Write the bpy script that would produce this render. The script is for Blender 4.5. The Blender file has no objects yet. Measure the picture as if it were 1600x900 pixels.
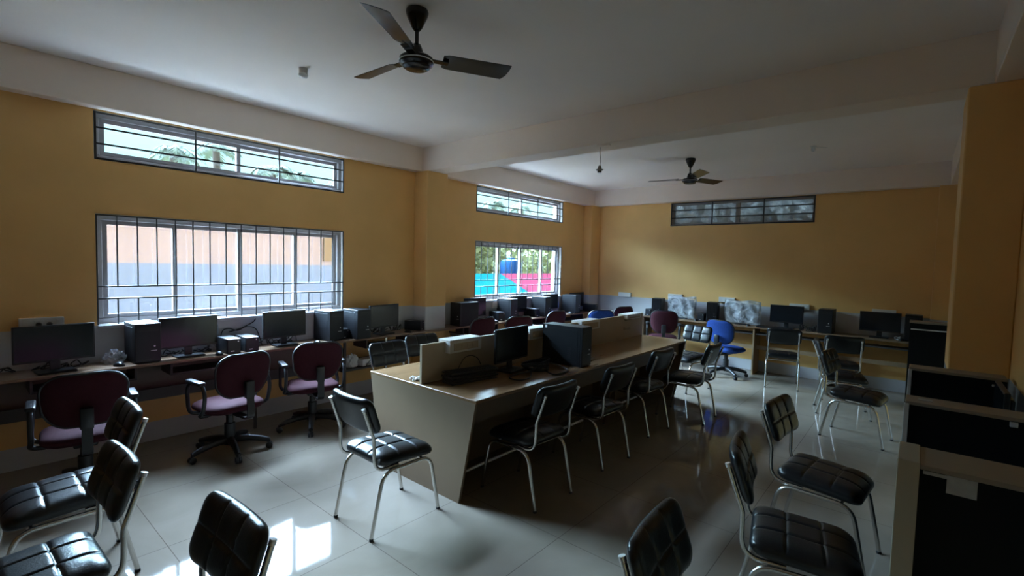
import bpy, bmesh, math, random
from mathutils import Vector, Matrix
R = math.radians
PI = math.pi
random.seed(7)
scn = bpy.context.scene
col = scn.collection

# ------------------------------------------------------------------ camera, sky, exposure
YAW, PIT, ROL, FPX, CAM_H = 0.70084264, -0.05452448, 0.02656856, 753.867, 1.68
fwd = Vector((math.cos(PIT)*math.cos(YAW), math.cos(PIT)*math.sin(YAW), math.sin(PIT)))
rgt = fwd.cross(Vector((0, 0, 1))).normalized()
upv = rgt.cross(fwd)
r2 = math.cos(ROL)*rgt + math.sin(ROL)*upv
u2 = -math.sin(ROL)*rgt + math.cos(ROL)*upv
cd = bpy.data.cameras.new('camera')
cam = bpy.data.objects.new('camera', cd)
col.objects.link(cam)
cam.matrix_world = Matrix(((r2.x, u2.x, -fwd.x, 0), (r2.y, u2.y, -fwd.y, 0), (r2.z, u2.z, -fwd.z, CAM_H), (0, 0, 0, 1)))
cd.sensor_width = 36.0
cd.lens = FPX/1600*36.0
cd.clip_start = 0.05
cd.clip_end = 300
scn.camera = cam
scn.view_settings.view_transform = 'Standard'
scn.view_settings.look = 'None'
scn.view_settings.gamma = 1
scn.view_settings.use_curve_mapping = False
scn.view_settings.exposure = 0.85
scn.cycles.max_bounces = 12
scn.cycles.diffuse_bounces = 8
scn.cycles.glossy_bounces = 5
scn.cycles.transparent_max_bounces = 24
scn.cycles.caustics_reflective = False
scn.cycles.caustics_refractive = False
scn.cycles.sample_clamp_indirect = 8
scn.cycles.use_denoising = True

# daylight sky: pale cyan low down, plus an added window-side glow to brighten the room
SKY_LOW, GLOW, GLOW_EL, GLOW_AZ, GLOW_POW = 1.12, 185.0, R(27), R(-3), 3.0
SKY_TINT = (0.52, 0.71, 1.0, 1)
w = bpy.data.worlds.new('sky')
scn.world = w
w.use_nodes = True
nt = w.node_tree
nt.nodes.clear()
wo = nt.nodes.new('ShaderNodeOutputWorld')
bg = nt.nodes.new('ShaderNodeBackground')
tc = nt.nodes.new('ShaderNodeTexCoord')
sx = nt.nodes.new('ShaderNodeSeparateXYZ')
cr = nt.nodes.new('ShaderNodeValToRGB')
nt.links.new(tc.outputs['Generated'], sx.inputs[0])
nt.links.new(sx.outputs['Z'], cr.inputs[0])
cr.color_ramp.elements[0].position = 0.15
cr.color_ramp.elements[0].color = (0.50, 0.90, 1.0, 1)
cr.color_ramp.elements[1].position = 0.5
cr.color_ramp.elements[1].color = SKY_TINT
def math_(op, a, b_=None):
    n = nt.nodes.new('ShaderNodeMath'); n.operation = op
    for i, q in enumerate((a, b_)):
        if q is None: continue
        if isinstance(q, (int, float)): n.inputs[i].default_value = q
        else: nt.links.new(q, n.inputs[i])
    return n.outputs[0]
# glow lobe added just above what the windows show, to light the room
dt = nt.nodes.new('ShaderNodeVectorMath'); dt.operation = 'DOT_PRODUCT'
nt.links.new(tc.outputs['Generated'], dt.inputs[0])
dt.inputs[1].default_value = (math.sin(GLOW_AZ)*math.cos(GLOW_EL), math.cos(GLOW_AZ)*math.cos(GLOW_EL), math.sin(GLOW_EL))
lobe = math_('POWER', math_('MAXIMUM', dt.outputs['Value'], 0.0), GLOW_POW)
mr = nt.nodes.new('ShaderNodeMapRange'); mr.interpolation_type = 'SMOOTHSTEP'
mr.inputs['From Min'].default_value = 0.22; mr.inputs['From Max'].default_value = 0.44
nt.links.new(sx.outputs['Z'], mr.inputs['Value'])
tot = math_('ADD', math_('MULTIPLY', math_('MULTIPLY', lobe, mr.outputs[0]), GLOW), SKY_LOW)
nt.links.new(cr.outputs[0], bg.inputs['Color'])
nt.links.new(tot, bg.inputs['Strength'])
nt.links.new(bg.outputs[0], wo.inputs['Surface'])

# ------------------------------------------------------------------ room numbers
XB, XF = -2.6, 8.6            # back and far wall
YR, YL = -0.44, 5.15          # right and left wall
ZC = 3.13
ZB = 2.82                     # underside of the beams
WT = 0.22                     # wall thickness
DADO = 1.05
WX = ((0.82, 3.04), (5.22, 7.52))          # the two window bays in the left wall
WLO = (1.065, 1.985)
WHI = (2.42, 2.81)
VENT = (1.27, 3.52, 2.40, 2.815)

# sky light enters through the window openings: sampling portals for the sky
for (x0, x1) in WX:
    for (z0, z1) in (WLO, WHI):
        ld = bpy.data.lights.new('window_portal', 'AREA')
        ld.shape = 'RECTANGLE'
        ld.size, ld.size_y = x1-x0, z1-z0
        ld.cycles.is_portal = True
        lo = bpy.data.objects.new('window_portal', ld)
        lo.location = ((x0+x1)/2, YL+WT+0.02, (z0+z1)/2)
        lo.rotation_euler = (R(-90), 0, 0)
        col.objects.link(lo)

# ------------------------------------------------------------------ helpers
def tag(o, label=None, cat=None, group=None, kind=None):
    if label: o['label'] = label
    if cat: o['category'] = cat
    if group: o['group'] = group
    if kind: o['kind'] = kind
    return o

def empty(name, loc=(0, 0, 0), rz=0.0, label=None, cat=None, group=None, kind=None):
    o = bpy.data.objects.new(name, None)
    o.empty_display_size = 0.1
    o.location = loc
    o.rotation_euler = (0, 0, rz)
    col.objects.link(o)
    return tag(o, label, cat, group, kind)

KIDS = {}
def dup(root, loc, rz=None, label=None, group=None, scale=None):
    r = root.copy(); col.objects.link(r)
    r.location = loc
    if rz is not None: r.rotation_euler = (0, 0, rz)
    if label: r['label'] = label
    if group: r['group'] = group
    if scale: r.scale = scale
    KIDS[r.name] = []
    for ch in KIDS.get(root.name, []):
        c = ch.copy(); col.objects.link(c); c.parent = r
        KIDS[r.name].append(c); KIDS[c.name] = []
        for g in KIDS.get(ch.name, []):
            d = g.copy(); col.objects.link(d); d.parent = c
            KIDS[c.name].append(d)
    return r

class MB:
    """collects shapes, then links them as one mesh object"""
    def __init__(s):
        s.v = []; s.f = []
    def add(s, vs, fs, M=None):
        o = len(s.v)
        s.v += [tuple(M @ Vector(p)) if M else tuple(p) for p in vs]
        s.f += [tuple(i+o for i in f) for f in fs]
        return s
    def bm(s, b, M=None):
        b.verts.index_update()
        s.add([tuple(x.co) for x in b.verts], [[y.index for y in f.verts] for f in b.faces], M)
        b.free(); return s
    def box(s, x0, x1, y0, y1, z0, z1, r=0.0, seg=2, M=None):
        b = bmesh.new()
        bmesh.ops.create_cube(b, size=1)
        for q in b.verts:
            q.co = Vector(((x0+x1)/2+q.co.x*(x1-x0), (y0+y1)/2+q.co.y*(y1-y0), (z0+z1)/2+q.co.z*(z1-z0)))
        if r: bmesh.ops.bevel(b, geom=b.edges[:], offset=r, segments=seg, profile=0.5, affect='EDGES')
        return s.bm(b, M)
    def tube(s, path, r, n=10, cap=True, M=None):
        P = [Vector(p) for p in path]
        rr = r if isinstance(r, (list, tuple)) else [r]*len(P)
        T = []
        for i in range(len(P)):
            a = P[max(i-1, 0)]; b = P[min(i+1, len(P)-1)]
            T.append((b-a).normalized())
        ref = Vector((0, 0, 1)) if abs(T[0].z) < 0.9 else Vector((1, 0, 0))
        N = T[0].cross(ref).normalized()
        vs, fs = [], []
        for i, p in enumerate(P):
            N = (N - T[i]*N.dot(T[i])).normalized()
            B = T[i].cross(N)
            for k in range(n):
                a = 2*PI*k/n
                vs.append(p + (N*math.cos(a)+B*math.sin(a))*rr[i])
        for i in range(len(P)-1):
            for k in range(n):
                k2 = (k+1) % n
                fs.append((i*n+k, i*n+k2, (i+1)*n+k2, (i+1)*n+k))
        if cap:
            fs.append(tuple(range(n-1, -1, -1)))
            fs.append(tuple((len(P)-1)*n+k for k in range(n)))
        return s.add(vs, fs, M)
    def lathe(s, prof, n=24, M=None):
        vs, fs = [], []
        for (r, z) in prof:
            for k in range(n):
                a = 2*PI*k/n
                vs.append((r*math.cos(a), r*math.sin(a), z))
        for i in range(len(prof)-1):
            for k in range(n):
                k2 = (k+1) % n
                fs.append((i*n+k, i*n+k2, (i+1)*n+k2, (i+1)*n+k))
        fs.append(tuple(range(n-1, -1, -1)))
        fs.append(tuple((len(prof)-1)*n+k for k in range(n)))
        return s.add(vs, fs, M)
    def prism(s, poly, d0, d1, axis='z', M=None):
        """poly: 2-D outline, extruded along axis from d0 to d1"""
        def mk(p, d):
            return {'z': (p[0], p[1], d), 'y': (p[0], d, p[1]), 'x': (d, p[0], p[1])}[axis]
        n = len(poly)
        vs = [mk(p, d0) for p in poly]+[mk(p, d1) for p in poly]
        fs = [tuple(range(n-1, -1, -1)), tuple(range(n, 2*n))]
        fs += [(i, (i+1) % n, n+(i+1) % n, n+i) for i in range(n)]
        return s.add(vs, fs, M)
    def build(s, name, mat, parent=None, smooth=None, **kw):
        me = bpy.data.meshes.new(name)
        me.from_pydata(s.v, [], s.f)
        b = bmesh.new(); b.from_mesh(me)
        bmesh.ops.recalc_face_normals(b, faces=b.faces)
        b.to_mesh(me); b.free()
        for m in (mat if isinstance(mat, (list, tuple)) else [mat]):
            me.materials.append(m)
        o = bpy.data.objects.new(name, me)
        col.objects.link(o)
        if smooth:
            me.shade_smooth()
            me.set_sharp_from_angle(angle=R(smooth))
        if parent is not None:
            o.parent = parent
            KIDS.setdefault(parent.name, []).append(o)
        KIDS.setdefault(o.name, [])
        return tag(o, **kw)

def fillet(pts, rad, seg=6):
    P = [Vector(p) for p in pts]
    out = [P[0]]
    for i in range(1, len(P)-1):
        a, b, c = P[i-1], P[i], P[i+1]
        u = (a-b).normalized(); v_ = (c-b).normalized()
        ang = math.acos(max(-1, min(1, u.dot(v_))))
        r = rad[i-1] if isinstance(rad, (list, tuple)) else rad
        if r <= 0 or ang > 3.1:
            out.append(b); continue
        d = min(r/math.tan(ang/2), (a-b).length*0.49, (c-b).length*0.49)
        p0, p1 = b+u*d, b+v_*d
        for k in range(seg+1):
            t = k/seg
            out.append(p0*(1-t)**2+b*2*t*(1-t)+p1*t**2)
    out.append(P[-1])
    return out

def spline(pts, n=8):
    P = [Vector(p) for p in pts]
    P = [P[0]*2-P[1]]+P+[P[-1]*2-P[-2]]
    out = []
    for i in range(1, len(P)-2):
        for k in range(n):
            t = k/n
            a, b, c, d = P[i-1], P[i], P[i+1], P[i+2]
            out.append(0.5*((2*b)+(c-a)*t+(2*a-5*b+4*c-d)*t*t+(3*b-a-3*c+d)*t**3))
    out.append(P[-2])
    return out

# ------------------------------------------------------------------ materials
def mat(name, color, rough=0.5, metal=0.0, spec=0.5, var=0.0, vscale=6.0, bump=0.0, bscale=60.0, coat=0.0):
    m = bpy.data.materials.new(name); m.use_nodes = True
    t = m.node_tree; b = t.nodes['Principled BSDF']
    b.inputs['Base Color'].default_value = (*color, 1)
    b.inputs['Roughness'].default_value = rough
    b.inputs['Metallic'].default_value = metal
    b.inputs['Specular IOR Level'].default_value = spec
    b.inputs['Coat Weight'].default_value = coat
    tcn = t.nodes.new('ShaderNodeTexCoord')
    n = t.nodes.new('ShaderNodeTexNoise'); n.inputs['Scale'].default_value = vscale; n.inputs['Detail'].default_value = 5
    t.links.new(tcn.outputs['Object'], n.inputs['Vector'])
    if var:
        r = t.nodes.new('ShaderNodeValToRGB')
        r.color_ramp.elements[0].position = 0.3; r.color_ramp.elements[1].position = 0.7
        r.color_ramp.elements[0].color = (*[c*(1-var) for c in color], 1)
        r.color_ramp.elements[1].color = (*[min(1, c*(1+var)) for c in color], 1)
        t.links.new(n.outputs['Fac'], r.inputs[0]); t.links.new(r.outputs[0], b.inputs['Base Color'])
    if bump:
        n2 = t.nodes.new('ShaderNodeTexNoise'); n2.inputs['Scale'].default_value = bscale
        t.links.new(tcn.outputs['Object'], n2.inputs['Vector'])
        bp = t.nodes.new('ShaderNodeBump'); bp.inputs['Strength'].default_value = bump; bp.inputs['Distance'].default_value = 0.01
        t.links.new(n2.outputs['Fac'], bp.inputs['Height']); t.links.new(bp.outputs[0], b.inputs['Normal'])
    return m

def wall_paint():
    m = bpy.data.materials.new('yellow_wall_with_tile_dado'); m.use_nodes = True
    t = m.node_tree; b = t.nodes['Principled BSDF']
    g = t.nodes.new('ShaderNodeNewGeometry'); s = t.nodes.new('ShaderNodeSeparateXYZ')
    t.links.new(g.outputs['Position'], s.inputs[0])
    n = t.nodes.new('ShaderNodeTexNoise'); n.inputs['Scale'].default_value = 2.5; n.inputs['Detail'].default_value = 6
    t.links.new(g.outputs['Position'], n.inputs['Vector'])
    yr = t.nodes.new('ShaderNodeValToRGB')
    yr.color_ramp.elements[0].position = 0.3; yr.color_ramp.elements[0].color = (0.74, 0.445, 0.155, 1)
    yr.color_ramp.elements[1].position = 0.7; yr.color_ramp.elements[1].color = (0.80, 0.485, 0.175, 1)
    t.links.new(n.outputs['Fac'], yr.inputs[0])
    # height bands: skirting tile, paint, dado tile, paint
    zr = t.nodes.new('ShaderNodeValToRGB'); zr.color_ramp.interpolation = 'CONSTANT'
    e = zr.color_ramp.elements
    e[0].position = 0; e[0].color = (1, 1, 1, 1)
    e[1].position = 0.16/4; e[1].color = (0, 0, 0, 1)
    k = e.new(0.74/4); k.color = (1, 1, 1, 1)
    k = e.new(DADO/4); k.color = (0, 0, 0, 1)
    dv = t.nodes.new('ShaderNodeMath'); dv.operation = 'DIVIDE'; dv.inputs[1].default_value = 4
    t.links.new(s.outputs['Z'], dv.inputs[0]); t.links.new(dv.outputs[0], zr.inputs[0])
    mx = t.nodes.new('ShaderNodeMix'); mx.data_type = 'RGBA'
    t.links.new(zr.outputs[0], mx.inputs['Factor'])
    t.links.new(yr.outputs[0], mx.inputs['A'])
    mx.inputs['B'].default_value = (0.52, 0.53, 0.56, 1)
    t.links.new(mx.outputs['Result'], b.inputs['Base Color'])
    mr = t.nodes.new('ShaderNodeMapRange')
    mr.inputs['To Min'].default_value = 0.55; mr.inputs['To Max'].default_value = 0.22
    t.links.new(zr.outputs[0], mr.inputs['Value']); t.links.new(mr.outputs[0], b.inputs['Roughness'])
    return m

def floor_tile():
    m = bpy.data.materials.new('polished_vitrified_tile'); m.use_nodes = True
    t = m.node_tree; b = t.nodes['Principled BSDF']
    g = t.nodes.new('ShaderNodeNewGeometry')
    n = t.nodes.new('ShaderNodeTexNoise'); n.inputs['Scale'].default_value = 1.6; n.inputs['Detail'].default_value = 8; n.inputs['Distortion'].default_value = 1.2
    t.links.new(g.outputs['Position'], n.inputs['Vector'])
    r = t.nodes.new('ShaderNodeValToRGB')
    r.color_ramp.elements[0].position = 0.25; r.color_ramp.elements[0].color = (0.205, 0.172, 0.132, 1)
    r.color_ramp.elements[1].position = 0.75; r.color_ramp.elements[1].color = (0.262, 0.225, 0.182, 1)
    t.links.new(n.outputs['Fac'], r.inputs[0])
    br = t.nodes.new('ShaderNodeTexBrick')
    br.offset = 0.0; br.inputs['Scale'].default_value = 1.0
    br.inputs['Mortar Size'].default_value = 0.0022
    br.inputs['Brick Width'].default_value = 0.8; br.inputs['Row Height'].default_value = 0.8
    br.inputs['Color1'].default_value = (1, 1, 1, 1); br.inputs['Color2'].default_value = (0.96, 0.96, 0.96, 1); br.inputs['Mortar'].default_value = (0.5, 0.48, 0.46, 1)
    t.links.new(g.outputs['Position'], br.inputs['Vector'])
    mx = t.nodes.new('ShaderNodeMix'); mx.data_type = 'RGBA'; mx.blend_type = 'MULTIPLY'; mx.inputs['Factor'].default_value = 1
    t.links.new(r.outputs[0], mx.inputs['A']); t.links.new(br.outputs['Color'], mx.inputs['B'])
    t.links.new(mx.outputs['Result'], b.inputs['Base Color'])
    b.inputs['Roughness'].default_value = 0.05
    b.inputs['Specular IOR Level'].default_value = 0.08
    return m

def wood(name, c0, c1, rough, axis_scale=(1.2, 14, 14)):
    m = bpy.data.materials.new(name); m.use_nodes = True
    t = m.node_tree; b = t.nodes['Principled BSDF']
    tcn = t.nodes.new('ShaderNodeTexCoord'); mp = t.nodes.new('ShaderNodeMapping')
    mp.inputs['Scale'].default_value = axis_scale
    t.links.new(tcn.outputs['Object'], mp.inputs[0])
    n = t.nodes.new('ShaderNodeTexNoise'); n.inputs['Scale'].default_value = 1.5; n.inputs['Detail'].default_value = 6
    t.links.new(mp.outputs[0], n.inputs['Vector'])
    r = t.nodes.new('ShaderNodeValToRGB')
    r.color_ramp.elements[0].position = 0.3; r.color_ramp.elements[0].color = (*c0, 1)
    r.color_ramp.elements[1].position = 0.7; r.color_ramp.elements[1].color = (*c1, 1)
    t.links.new(n.outputs['Fac'], r.inputs[0]); t.links.new(r.outputs[0], b.inputs['Base Color'])
    b.inputs['Roughness'].default_value = rough
    return m

def pane(name, tint, gloss=0.06, dirt=0.0):
    m = bpy.data.materials.new(name); m.use_nodes = True
    t = m.node_tree; t.nodes.clear()
    o = t.nodes.new('ShaderNodeOutputMaterial')
    tr = t.nodes.new('ShaderNodeBsdfTransparent'); tr.inputs[0].default_value = (*tint, 1)
    gl = t.nodes.new('ShaderNodeBsdfGlossy'); gl.inputs['Roughness'].default_value = 0.02
    mx = t.nodes.new('ShaderNodeMixShader'); mx.inputs[0].default_value = gloss
    t.links.new(tr.outputs[0], mx.inputs[1]); t.links.new(gl.outputs[0], mx.inputs[2])
    last = mx
    if dirt:
        df = t.nodes.new('ShaderNodeBsdfDiffuse'); df.inputs[0].default_value = (0.42, 0.43, 0.42, 1)
        tcn = t.nodes.new('ShaderNodeTexCoord'); n = t.nodes.new('ShaderNodeTexNoise')
        n.inputs['Scale'].default_value = 7; n.inputs['Detail'].default_value = 8
        r = t.nodes.new('ShaderNodeValToRGB'); r.color_ramp.elements[0].position = 0.35; r.color_ramp.elements[1].position = 0.65
        r.color_ramp.elements[0].color = (dirt*0.35,)*3+(1,); r.color_ramp.elements[1].color = (dirt,)*3+(1,)
        t.links.new(tcn.outputs['Object'], n.inputs['Vector']); t.links.new(n.outputs['Fac'], r.inputs[0])
        m2 = t.nodes.new('ShaderNodeMixShader')
        t.links.new(r.outputs[0], m2.inputs[0]); t.links.new(mx.outputs[0], m2.inputs[1]); t.links.new(df.outputs[0], m2.inputs[2])
        last = m2
    t.links.new(last.outputs[0], o.inputs[0])
    return m

def plastic_film():
    m = bpy.data.materials.new('crinkled_clear_film'); m.use_nodes = True
    t = m.node_tree; t.nodes.clear()
    o = t.nodes.new('ShaderNodeOutputMaterial')
    tr = t.nodes.new('ShaderNodeBsdfTransparent'); tr.inputs[0].default_value = (0.9, 0.93, 0.96, 1)
    df = t.nodes.new('ShaderNodeBsdfPrincipled'); df.inputs['Base Color'].default_value = (0.72, 0.76, 0.80, 1); df.inputs['Roughness'].default_value = 0.18
    df.inputs['Specular IOR Level'].default_value = 0.9
    tcn = t.nodes.new('ShaderNodeTexCoord'); n = t.nodes.new('ShaderNodeTexNoise')
    n.inputs['Scale'].default_value = 5.5; n.inputs['Detail'].default_value = 3; n.inputs['Distortion'].default_value = 2.5
    t.links.new(tcn.outputs['Object'], n.inputs['Vector'])
    r = t.nodes.new('ShaderNodeValToRGB'); r.color_ramp.elements[0].position = 0.35; r.color_ramp.elements[1].position = 0.72
    r.color_ramp.elements[0].color = (0.30,)*3+(1,); r.color_ramp.elements[1].color = (0.80,)*3+(1,)
    t.links.new(n.outputs['Fac'], r.inputs[0])
    bp = t.nodes.new('ShaderNodeBump'); bp.inputs['Strength'].default_value = 0.9; bp.inputs['Distance'].default_value = 0.03
    t.links.new(n.outputs['Fac'], bp.inputs['Height']); t.links.new(bp.outputs[0], df.inputs['Normal'])
    mx = t.nodes.new('ShaderNodeMixShader')
    t.links.new(r.outputs[0], mx.inputs[0]); t.links.new(tr.outputs[0], mx.inputs[1]); t.links.new(df.outputs[0], mx.inputs[2])
    t.links.new(mx.outputs[0], o.inputs[0])
    return m

M = dict(
    wall=wall_paint(), floor=floor_tile(),
    ceil=mat('white_ceiling_paint', (0.86, 0.79, 0.735), 0.7, var=0.03, vscale=1.2),
    beam=mat('off_white_beam_paint', (0.85, 0.73, 0.63), 0.6, var=0.03, vscale=1.5),
    alu=mat('grey_aluminium_frame', (0.33, 0.31, 0.31), 0.45, 0.0, var=0.05),
    sill=mat('grey_sill_tile', (0.50, 0.51, 0.54), 0.3, var=0.05),
    reveal=mat('pale_reveal_paint', (0.62, 0.59, 0.55), 0.6),
    grille=mat('dark_painted_grille', (0.035, 0.033, 0.035), 0.5),
    glass=pane('clear_window_glass', (0.94, 0.98, 0.98)),
    dirtyglass=pane('dirty_window_glass', (0.55, 0.58, 0.57), 0.08, 0.85),
    lam=wood('beige_laminate', (0.185, 0.105, 0.052), (0.23, 0.135, 0.068), 0.25),
    lamend=mat('beige_laminate_side', (0.150, 0.098, 0.056), 0.45, var=0.05, vscale=4),
    lamdark=wood('brown_laminate', (0.20, 0.125, 0.075), (0.26, 0.165, 0.10), 0.32),
    lamlight=mat('light_divider_laminate', (0.50, 0.40, 0.28), 0.35, var=0.03),
    deskside=mat('brown_desk_panel', (0.30, 0.20, 0.115), 0.45, var=0.06),
    deskback=mat('grey_brown_panel', (0.17, 0.135, 0.11), 0.5, var=0.08),
    aprondark=mat('dark_brown_apron', (0.105, 0.066, 0.040), 0.5, var=0.06),
    darkboard=mat('dark_shelf_board', (0.055, 0.045, 0.042), 0.5),
    blackboard=mat('black_laminate', (0.003, 0.003, 0.004), 0.6, spec=0.15),
    capgrey=mat('grey_beige_cap', (0.22, 0.18, 0.14), 0.45, var=0.04),
    capbeige=mat('beige_post', (0.34, 0.29, 0.22), 0.5, var=0.04),
    leather=mat('black_leatherette', (0.006, 0.007, 0.009), 0.29, spec=0.5, bump=0.10, bscale=160),
    steel=mat('brushed_steel_tube', (0.62, 0.60, 0.57), 0.27, 1.0),
    rubber=mat('black_rubber', (0.012, 0.012, 0.012), 0.7),
    maroon=mat('maroon_fabric', (0.048, 0.008, 0.015), 0.85, spec=0.25, var=0.12, vscale=40, bump=0.2, bscale=300),
    bluefab=mat('blue_fabric', (0.018, 0.060, 0.27), 0.85, spec=0.25, var=0.12, vscale=40, bump=0.2, bscale=300),
    navyfab=mat('navy_fabric', (0.035, 0.055, 0.16), 0.85, spec=0.25, var=0.1, vscale=40),
    blackpl=mat('black_plastic', (0.014, 0.014, 0.016), 0.36, var=0.05),
    case=mat('black_case_steel', (0.008, 0.009, 0.011), 0.42, spec=0.35, var=0.05),
    glossblack=mat('satin_black_plastic', (0.008, 0.009, 0.012), 0.38, spec=0.5),
    screen=mat('dark_screen', (0.010, 0.012, 0.016), 0.22, spec=0.5),
    whitepl=mat('white_plastic', (0.72, 0.72, 0.70), 0.35),
    slot=mat('socket_slots', (0.25, 0.24, 0.22), 0.5),
    silver=mat('silver_trim', (0.7, 0.7, 0.72), 0.3, 0.7),
    film=plastic_film(),
    paper=mat('paper', (0.74, 0.75, 0.76), 0.7),
    sticker=mat('grey_sticker', (0.33, 0.33, 0.34), 0.6, var=0.1, vscale=40),
    fan=mat('dark_brown_fan_enamel', (0.010, 0.008, 0.008), 0.20),
    bulbglass=mat('white_lamp_glass', (0.8, 0.82, 0.85), 0.15),
    wirebrown=mat('flex_cord', (0.35, 0.30, 0.26), 0.6),
    pinkwall=mat('pink_render', (0.1161, 0.086, 0.0946), 0.9, var=0.05, vscale=2),
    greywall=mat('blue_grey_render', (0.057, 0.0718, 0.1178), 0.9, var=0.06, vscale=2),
    orange=mat('orange_render', (0.0774, 0.0473, 0.0258), 0.9, var=0.05),
    soil=mat('earth_yard', (0.42, 0.38, 0.33), 0.95, var=0.2, vscale=3),
    teal=mat('teal_sheet', (0.0014, 0.027, 0.0279), 0.95, spec=0.0, var=0.06, vscale=2),
    redsheet=mat('pink_red_sheet', (0.054, 0.0081, 0.0144), 0.95, spec=0.0, var=0.06, vscale=2),
    tank=mat('blue_tank', (0.004, 0.045, 0.13), 0.6, spec=0.1),
    leaf=mat('leaf_green', (0.171, 0.18, 0.081), 0.8, spec=0.1, var=0.45, vscale=5),
    frond=mat('palm_frond', (0.085, 0.1062, 0.0723), 0.8, spec=0.1, var=0.35, vscale=3),
    bark=mat('palm_bark', (0.06, 0.045, 0.038), 0.9, var=0.2, vscale=10),
    concrete=mat('grey_concrete', (0.112, 0.119, 0.1155), 0.9, var=0.35, vscale=3),
)

# ------------------------------------------------------------------ room shell
def struct(name, mb, m, smooth=None, parent=None):
    o = mb.build(name, m, parent, smooth)
    if parent is None: o['kind'] = 'structure'
    return o

m_ = MB(); m_.box(XB-WT, XF+WT, YR-WT, YL+WT, -0.15, 0); struct('floor', m_, M['floor'])
m_ = MB(); m_.box(XB-WT, XF+WT, YR-WT, YL+WT, ZC, ZC+0.2); struct('ceiling', m_, M['ceil'])

def holed(axis, a0, a1, d0, d1, holes, z0=0.0, z1=ZC):
    """a wall along axis with rectangular openings (a0,a1,z0,z1)"""
    mb = MB()
    cuts = sorted({a0, a1, *[h[0] for h in holes], *[h[1] for h in holes]})
    for i in range(len(cuts)-1):
        p, q = cuts[i], cuts[i+1]
        hs = sorted([(h[2], h[3]) for h in holes if h[0] <= p+1e-6 and h[1] >= q-1e-6])
        z = z0; seg = []
        for (h0, h1) in hs:
            seg.append((z, h0)); z = h1
        seg.append((z, z1))
        for (s0, s1) in seg:
            if axis == 'x': mb.box(p, q, d0, d1, s0, s1)
            else: mb.box(d0, d1, p, q, s0, s1)
    return mb
lh = [(x0, x1, *zz) for (x0, x1) in WX for zz in (WLO, WHI)]
struct('wall_left', holed('x', XB-WT, XF+WT, YL, YL+WT, lh), M['wall'])
struct('wall_far', holed('y', YR, YL, XF, XF+WT, [VENT]), M['wall'])
m_ = MB(); m_.box(XB-WT, XF+WT, YR-WT, YR, 0, ZC); struct('wall_right', m_, M['wall'])
m_ = MB(); m_.box(XB-WT, XB, YR, YL, 0, ZC); struct('wall_back', m_, M['wall'])
# pillars (yellow) and ceiling beams (off white)
m_ = MB(); m_.box(4.06, 4.41, 4.89, YL, 0, ZB, 0.006, 1); struct('trim_1', m_, M['wall'])
m_ = MB(); m_.box(4.083, 4.55, YR, -0.165, 0, ZB, 0.006, 1); struct('trim_2', m_, M['wall'])
m_ = MB(); m_.box(8.26, XF, 4.97, YL, 0, ZB, 0.006, 1); struct('trim_3', m_, M['wall'])
m_ = MB(); m_.box(8.44, XF, YR, -0.135, 0, ZB, 0.006, 1); struct('trim_4', m_, M['wall'])
m_ = MB(); m_.box(4.083, 4.355, YR, YL, ZB, ZC, 0.004, 1); struct('trim_5', m_, M['beam'])
m_ = MB(); m_.box(XB, 4.083, 5.03, YL, ZB, ZC, 0.004, 1); m_.box(4.355, XF, 5.03, YL, ZB, ZC, 0.004, 1); struct('trim_6', m_, M['beam'])
m_ = MB(); m_.box(XB, 4.083, YR, -0.275, ZB, ZC, 0.004, 1); m_.box(4.355, XF, YR, -0.235, ZB, ZC, 0.004, 1); struct('trim_7', m_, M['beam'])
m_ = MB(); m_.box(8.45, XF, -0.235, 5.03, ZB, ZC, 0.004, 1); struct('trim_8', m_, M['beam'])

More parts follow.
